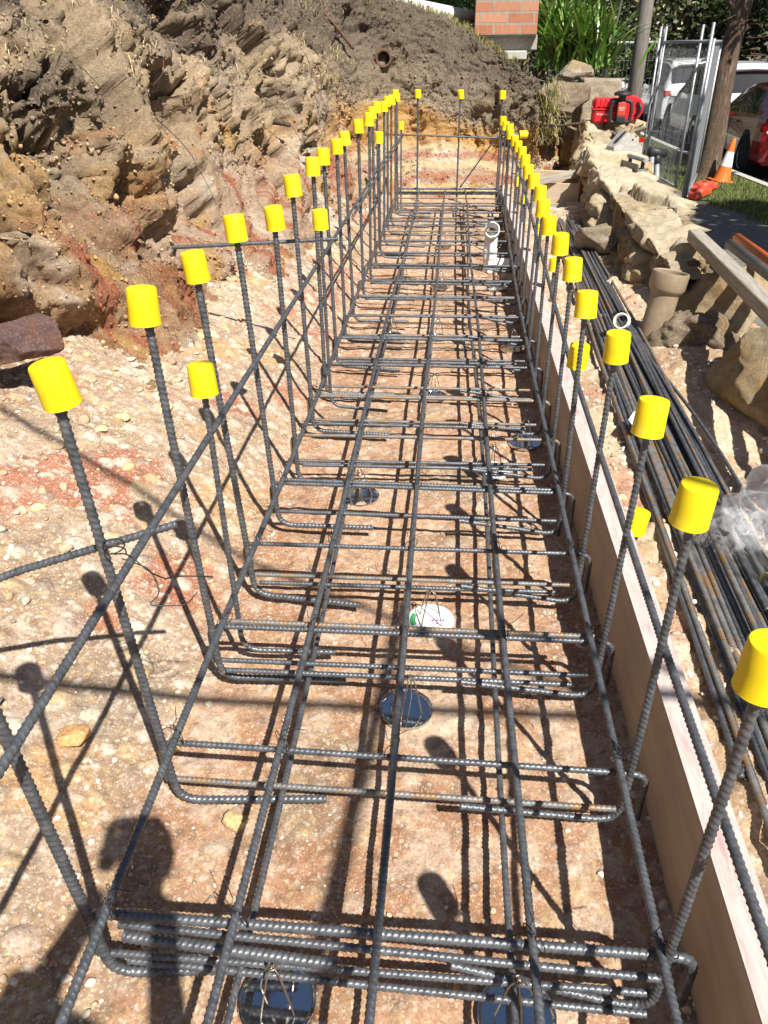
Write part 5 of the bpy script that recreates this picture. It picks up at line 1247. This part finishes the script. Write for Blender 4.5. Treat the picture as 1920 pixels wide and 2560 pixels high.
t = empty('gate_pillar', (9.05, 27.2, -1.05), label='small red brick gate pillar with a letter slot far behind the street tree', cat='gate pillar')
mb = MB(); mb.box((0, 0, .75), (.55, .5, 1.5), bev=.01); mb.build('brickwork', M['brick'], t); mb = MB(); mb.box((0, 0, 1.53), (.62, .57, .06), bev=.01); mb.build('cap', M['conc'], t); mb = MB(); mb.box((-.02, -.253, 1.15), (.32, .01, .22)); mb.build('letter_slot', M['black'], t)
t = empty('garden_lamp', (9.9, 26.6, -1.05), label='small white globe lamp on a thin post far behind', cat='lamp')
mb = MB(); mb.tube([(0, 0, 0), (0, 0, 1.55)], .03, 8); mb.build('post', M['galv_dark'], t, True); mb = MB(); mb.lathe([(.0001, 1.5), (.06, 1.53), (.09, 1.62), (.06, 1.71), (.0001, 1.74)], 16); mb.build('globe', M['pvc'], t, True)

# ------------------------------------------------------------------ cars
def car(kind, loc, rz, paint, label, scale=1.0):
    """nose towards +y; lofted body with window, lamp and trim patches laid on the same surface"""
    suv = kind == 'suv'
    # y, half width at sill, half width at belt, half width at roof, belt z, roof z
    if suv: K = [(-2.24, .78, .80, .66, .95, .96), (-2.20, .86, .86, .70, .98, 1.12), (-2.02, .90, .89, .70, 1.02, 1.52), (-1.5, .91, .90, .69, 1.01, 1.66), (-.5, .91, .91, .68, .99, 1.69), (.35, .91, .91, .66, .97, 1.63), (.95, .91, .90, .66, .98, 1.20), (1.15, .90, .88, .70, .99, 1.03), (1.9, .86, .84, .66, .88, .92), (2.2, .74, .72, .52, .70, .74)]
    else: K = [(-2.12, .74, .76, .60, .92, .93), (-2.06, .84, .85, .66, .95, .99), (-1.75, .89, .88, .62, .96, 1.12), (-1.0, .90, .89, .60, .93, 1.34), (-.2, .90, .90, .59, .90, 1.40), (.4, .90, .90, .58, .89, 1.32), (1.1, .90, .88, .60, .88, 1.00), (1.3, .89, .87, .66, .87, .92), (1.9, .85, .82, .62, .74, .80), (2.12, .72, .70, .50, .60, .64)]
    K = np.array(K); zb = .24
    ys = np.unique(np.r_[np.linspace(K[0, 0], K[-1, 0], 60), K[:, 0]])
    I = lambda y, i: np.interp(y, K[:, 0], K[:, i])
    cs = np.array([0, .06, .14, .30, .45, .5, .62, .80, .88, .94, 1.0])   # 0 underside centre ... .5 belt ... .88 roof edge ... 1 roof centre
    def surf(y, p, off=0):
        def raw(y, p):
            s, b, r, zb_, zr = [I(y, i) for i in range(1, 6)]
            pts = np.array([(0, zb), (s * .9, zb), (s, zb + .06), (s * 1.02, (zb + zb_) * .5), (b * 1.0, zb_ - .05), (b * .985, zb_), (b * .75 + r * .25 - .02, zb_ + (zr - zb_) * .35), (r + .02, zb_ + (zr - zb_) * .86), (r - .04, zr - .015), (r * .6, zr), (0, zr + .01)])
            return np.array([np.interp(p, cs, pts[:, 0]), y, np.interp(p, cs, pts[:, 1])])
        P = raw(y, p)
        if off:
            e = 1e-2; a = raw(y + e, p) - raw(y - e, p); b_ = raw(y, min(1, p + e)) - raw(y, max(0, p - e)); n = np.cross(b_, a) * -1; n /= np.linalg.norm(n) + 1e-9
            if n[0] * P[0] + n[2] * (P[2] - .7) < 0: n = -n
            P = P + n * off
        return P
    t = empty(name_of[kind], loc, (0, 0, rz), label=label, cat='car'); t.scale = (scale,) * 3
    ps = np.unique(np.r_[np.linspace(0, 1, 40), cs])
    V = []
    for y in ys:
        half = [surf(y, p) for p in ps]; V += [(-q[0], q[1], q[2]) for q in half[::-1]] + [tuple(q) for q in half[1:]]
    k = len(ps) * 2 - 1; F = [(i * k + j, i * k + (j + 1) % k, i * k + k + (j + 1) % k, i * k + k + j) for i in range(len(ys) - 1) for j in range(k)]
    F += [tuple(range(k))[::-1], tuple((len(ys) - 1) * k + j for j in range(k))]
    shade_auto(link_mesh('body', V, F, M[paint], t), 32)
    def patch(name, mat, y0, y1, p0, p1, off=.006, both=True, n=10, sk0=0, sk1=0):
        out = None
        for sx in ((-1, 1) if both else (1,)):
            G = []
            for i in range(n + 1):
                for j in range(n + 1):
                    p = p0 + (p1 - p0) * j / n; y = (y0 + sk0 * j / n) + ((y1 + sk1 * j / n) - (y0 + sk0 * j / n)) * i / n
                    q = surf(y, p, off); G.append((sx * q[0], q[1], q[2]))
            F = [(i * (n + 1) + j, i * (n + 1) + j + 1, (i + 1) * (n + 1) + j + 1, (i + 1) * (n + 1) + j) for i in range(n) for j in range(n)]
            if sx < 0: F = [f[::-1] for f in F]
            out = link_mesh(name, G, F, M[mat], t)
        return out
    def across(name, mat, y0, y1, p0, off=.006, n=12):    # patch over the centre line
        G = []
        for i in range(n + 1):
            for j in range(-n, n + 1):
                y = y0 + (y1 - y0) * i / n; q = surf(y, 1 - (1 - p0) * abs(j) / n, off); G.append((q[0] * (1 if j >= 0 else -1), q[1], q[2]))
        m = 2 * n + 1; F = [(i * m + j, i * m + j + 1, i * m + m + j + 1, i * m + m + j) for i in range(n) for j in range(m - 1)]
        link_mesh(name, G, F, M[mat], t)
    if suv:
        across('rear_window', 'glass', -2.19, -2.01, .80); across('windscreen', 'glass', .42, 1.02, .80)
        patch('side_window', 'glass', -1.95, -1.15, .53, .80, sk0=.10); patch('side_window', 'glass', -1.08, -.15, .53, .80); patch('side_window', 'glass', -.08, .80, .53, .80, sk1=-.42)
        for sx in (-1, 1):
            mb = MB(); mb.box((sx * .70, -2.205, .90), (.34, .09, .14), bev=.02); shade_auto(mb.build('tail_lamp', M['tail'], t), 40)
            mb = MB(); mb.box((sx * .845, -2.10, .91), (.08, .22, .13), bev=.02); shade_auto(mb.build('tail_lamp', M['tail'], t), 40)
            mb = MB(); mb.tube([(sx * .62, -1.75, 1.69), (sx * .61, -.6, 1.74), (sx * .60, .2, 1.69)], .02, 8); mb.build('roof_rail', M['galv_dark'], t, True)
            mb = MB(); mb.box((sx * .66, -2.255, .46), (.20, .03, .07), bev=.01); mb.build('reflector', M['tail'], t)
        mb = MB(); mb.box((0, -2.02, 1.585), (1.1, .22, .03), bev=.01); shade_auto(mb.build('spoiler', M[paint], t), 40)
        mb = MB(); mb.box((0, -2.20, .42), (1.62, .16, .30), bev=.06); shade_auto(mb.build('rear_bumper', M[paint], t), 40); mb = MB(); mb.box((0, -2.21, .27), (1.3, .14, .10), bev=.03); mb.build('diffuser', M['black'], t)
        mb = MB(); mb.box((0, -2.262, .77), (.42, .012, .12), bev=.004); mb.build('number_plate', M['conewhite'], t)
        wr, wy = .345, (-1.38, 1.36); yb = 2.2
    else:
        across('rear_window', 'glass', -1.85, -1.0, .82); across('windscreen', 'glass', .45, 1.15, .80); across('roof_glass', 'glass', -.9, .3, .92)
        patch('side_window', 'glass', -1.45, -.40, .53, .80, sk0=.45); patch('side_window', 'glass', -.32, .92, .53, .80, sk1=-.52)
        for sx in (-1, 1):
            mb = MB(); mb.lathe([(.0001, -.06), (.12, -.05), (.15, 0), (.12, .05), (.0001, .06)], 20, c=(sx * .70, -2.02, .80), M=Matrix.Rotation(PI / 2, 3, 'X') @ Matrix.Diagonal((1.35, .75, 1))); mb.build('tail_lamp', M['tail'], t, True)
            mb = MB(); mb.box((sx * .70, -2.10, .74), (.22, .02, .04), bev=.008); mb.build('indicator', M['conewhite'], t)
        mb = MB(); mb.box((0, -2.06, .44), (1.56, .18, .30), bev=.07); shade_auto(mb.build('rear_bumper', M[paint], t), 40); mb = MB(); mb.box((0, -2.09, .28), (1.2, .14, .12), bev=.03); mb.build('diffuser', M['black'], t)
        wr, wy = .33, (-1.32, 1.30)
    for y in wy:
        for sx in (-1, 1):
            RM = Matrix.Rotation(sx * PI / 2, 3, 'Y')
            mb = MB(); mb.lathe([(.0001, .012), (wr + .06, .012), (wr + .06, -.02), (.0001, -.02)], 32, c=(sx * .90, y, wr + .01), M=RM); mb.build('wheel_arch', M['black'], t, True)
            w_ = None
            mb = MB(); mb.lathe([(wr * .66, -.1), (wr * .98, -.1), (wr, -.08), (wr, .05), (wr * .97, .075), (wr * .70, .08), (wr * .66, .06)], 36, c=(sx * .86, y, wr), M=RM); w_ = shade_auto(mb.build('wheel', M['tyre'], t), 40)
            mb = MB(); mb.lathe([(wr * .68, .055), (wr * .66, .07), (wr * .58, .045), (wr * .56, -.02), (.0001, -.02)], 36, c=(sx * .86, y, wr), M=RM)
            for a in range(5):
                d = a * 2 * PI / 5; mb.box(Vector((sx * (.86 + .045), y + math.cos(d) * wr * .32, wr + math.sin(d) * wr * .32)), (.03, wr * .60, .05), rot=Matrix.Rotation(d, 3, 'X'), bev=.006)
            shade_auto(mb.build('rim', M['rim'], w_), 40)
    for sx in (-1, 1):
        mb = MB(); mb.box((sx * 1.0, .62, 1.0 if suv else .92), (.20, .09, .14), bev=.03); shade_auto(mb.build('wing_mirror', M[paint], t), 40)
        mb = MB(); mb.box((sx * .925, -.55, .86 if suv else .80), (.02, .16, .03), bev=.006); mb.build('door_handle', M[paint], t)
        mb = MB(); mb.box((sx * .915, -.12, .62), (.006, .008, .62)); mb.build('door_gap', M['black'], t)
    return t
name_of = {'suv': 'parked_wagon', 'hatch': 'parked_hatchback'}
gcar = 'cars parked along the kerb'
for c_ in (car('suv', (6.42, 26.0, -1.05), .0, 'cw', 'white wagon with roof rails parked behind the left side of the fence', 1.0),
           car('suv', (6.25, 20.9, -1.05), -.02, 'cw', 'nearer white wagon parked between the fence and the tree trunk', 1.0),
           car('hatch', (6.12, 16.75, -1.05), -.05, 'cr', 'red hatchback in the tree shade at the right edge', 1.02),
           car('hatch', (5.15, 30.2, -1.05), .0, 'cw', 'white hatchback far behind, left of the grey pole', 1.05),
           car('suv', (12.6, 22.6, -1.05), .75, 'cg', 'dark grey car in the shade at the far right edge', .95)): c_['group'] = gcar

# ------------------------------------------------------------------ the photographer, behind the lens, holding the phone
def skin_body(name, joints, edges, mat, parent, sub=2, root=0):
    me = bpy.data.meshes.new(name); me.from_pydata([j[0] for j in joints], edges, []); o = bpy.data.objects.new(name, me); COL.objects.link(o)
    o.modifiers.new('skin', 'SKIN'); sv = me.skin_vertices[0].data
    for i, j in enumerate(joints): sv[i].radius = j[1] if isinstance(j[1], tuple) else (j[1], j[1]); sv[i].use_root = (i == root)
    sm_ = o.modifiers.new('smooth', 'SMOOTH'); sm_.factor = .5; sm_.iterations = 2 if root == 0 and len(joints) > 16 else 0
    m = o.modifiers.new('sub', 'SUBSURF'); m.levels = m.render_levels = sub
    bpy.context.view_layer.update(); me2 = bpy.data.meshes.new_from_object(o.evaluated_get(bpy.context.evaluated_depsgraph_get())); bpy.data.objects.remove(o)
    me2.materials.clear(); me2.materials.append(mat); me2.polygons.foreach_set('use_smooth', np.ones(len(me2.polygons), dtype=bool))
    o = bpy.data.objects.new(name, me2); COL.objects.link(o); o.parent = parent; return o
def person():
    t = empty('person', (0, 0, 0), label='person in work clothes standing behind the lens and holding up the phone', cat='person')
    F0 = -.165
    J = [((-.12, -.66, .72), (.15, .11)), ((-.12, -.65, .88), (.14, .10)), ((-.12, -.62, 1.06), (.165, .11)), ((-.12, -.60, 1.20), (.10, .085)), ((-.12, -.585, 1.285), .055),
         ((-.30, -.60, 1.17), .062), ((-.16, -.38, .80), .046), ((-.07, -.15, .925), .030), ((-.05, -.07, .945), .022),
         ((.06, -.60, 1.17), .062), ((.09, -.38, .78), .046), ((.07, -.15, .935), .028), ((.05, -.075, .945), .022),
         ((-.20, -.66, .62), .095), ((-.20, -.62, .28), .066), ((-.20, -.66, F0 + .08), .045), ((-.20, -.54, F0 + .04), .042),
         ((.0, -.66, .62), .095), ((.01, -.62, .28), .066), ((.01, -.66, F0 + .08), .045), ((.01, -.54, F0 + .04), .042)]
    E_ = [(0, 1), (1, 2), (2, 3), (3, 4), (3, 5), (5, 6), (6, 7), (7, 8), (3, 9), (9, 10), (10, 11), (11, 12), (0, 13), (13, 14), (14, 15), (15, 16), (0, 17), (17, 18), (18, 19), (19, 20)]
    fw_ = lambda p: (p[0], p[1] + .14, p[2]) if p[1] < -.3 else p
    J = [(fw_(p), r) for p, r in J]
    skin_body('body', J, E_, M['shirt'], t)
    v, f = ICO4; P = v * (.076, .096, .118); k = v[:, 1] > .5; P[(v[:, 2] < -.3)] *= (.86, .95, 1.0)
    P += np.array([0, 1, 0]) * (.022 * np.exp(-((v[:, 0] / .14) ** 2 + ((v[:, 2] + .05) / .2) ** 2)) * (v[:, 1] > 0))[:, None]
    h = link_mesh('head', P + (-.135, -.415, 1.405), f, M['skin'], t)
    for sx in (-1, 1):
        link_mesh('ear', ICO2[0] * (.012, .026, .034) + (-.135 + sx * .077, -.42, 1.40), ICO2[1], M['skin'], h)
        link_mesh('eye', ICO2[0] * (.013, .008, .009) + (-.135 + sx * .032, -.327, 1.417), ICO2[1], M['white_lab'], h)
    link_mesh('mouth', ICO2[0] * (.026, .008, .006) + (-.135, -.333, 1.35), ICO2[1], M['redpanel'], h)
    v, f = ICO3; keep = (v[:, 2] > .15) | (v[:, 1] < -.35); ff = np.array([q for q in f if keep[q].all()])
    link_mesh('hair', v * (.083, .102, .126) + (-.135, -.421, 1.41), ff, M['hair'], h)
    # hands: palm plus five separate fingers closed on the sides of the phone
    for sx, w_ in ((-1, (-.05, -.07, .955)), (1, (.05, -.07, .945))):
        px = sx * .045; J = [(w_, .021), ((px * 1.1, -.045, .972), (.016, .028)), ((px * 1.05, -.03, .995), (.013, .026))]; E_ = [(0, 1), (1, 2)]
        for i in range(4):
            z = .962 + .019 * i; b = len(J); J += [((px * 1.12, -.016, z), .0088), ((px * 1.0, -.008, z + .002), .0080), ((px * .70, -.0065, z + .003), .0072)]; E_ += [(1 if i < 2 else 2, b), (b, b + 1), (b + 1, b + 2)]
        b = len(J); J += [((px * .95, -.045, 1.0), .0095), ((px * .62, -.036, 1.012), .0085), ((px * .40, -.034, 1.018), .0075)]; E_ += [(2, b), (b, b + 1), (b + 1, b + 2)]
        skin_body('hand', J, E_, M['skin'], t, 1)
    skin_body('trousers', [(fw_(p), r) for p, r in [((-.12, -.66, .78), (.158, .118)), ((-.20, -.66, .60), .102), ((-.20, -.62, .28), .074), ((-.20, -.66, F0 + .10), .058), ((.0, -.66, .60), .102), ((.01, -.62, .28), .074), ((.01, -.66, F0 + .10), .058)]], [(0, 1), (1, 2), (2, 3), (0, 4), (4, 5), (5, 6)], M['pants'], t)
    return t
person()
mb = MB(); R_ = Matrix(((r2[0], u2[0], -fw[0]), (r2[1], u2[1], -fw[1]), (r2[2], u2[2], -fw[2])))
pc = Vector((0, 0, H)) - Vector(fw) * .018 - Vector(u2) * .045
mb.box(pc, (.074, .150, .009), rot=R_, bev=.003); tag(mb.build('mobile_phone', M['black'], None), 'black mobile phone held up by the person behind the lens', 'phone')

# ---- added tube frame out of view, invented to throw the straight shadow lines
t = empty('shadow_tube_frame', (2.3, -.5, 0), label='unseen steel tube frame added to cast the straight shadows over the near trench', cat='tube frame'); inv = Matrix.Translation((-2.3, .5, 0))
def tub(nm, p, r_):
    mb = MB(); mb.tube(p, r_, 12); o = mb.build(nm, M['galv_dark'], t, True); o.matrix_parent_inverse = inv
tub('rail', [(-.55, -.31, 1.86), (2.30, -.27, 1.86)], .011)
tub('brace', [(-.38, -1.92, -.12), (1.03, -.33, 2.42)], .016)
tub('rail', [(-.5, .30, 2.62), (2.3, -1.02, 2.30)], .010)
tub('post', [(2.30, -.27, -.2), (2.30, -.27, 2.4)], .018)
tub('post', [(2.30, -1.02, -.9), (2.30, -1.02, 2.4)], .018)
tub('post', [(-1.7, .55, .9), (-1.7, .55, 2.7)], .018)
tub('rail', [(-1.7, .55, 2.62), (-.5, .30, 2.62)], .010)
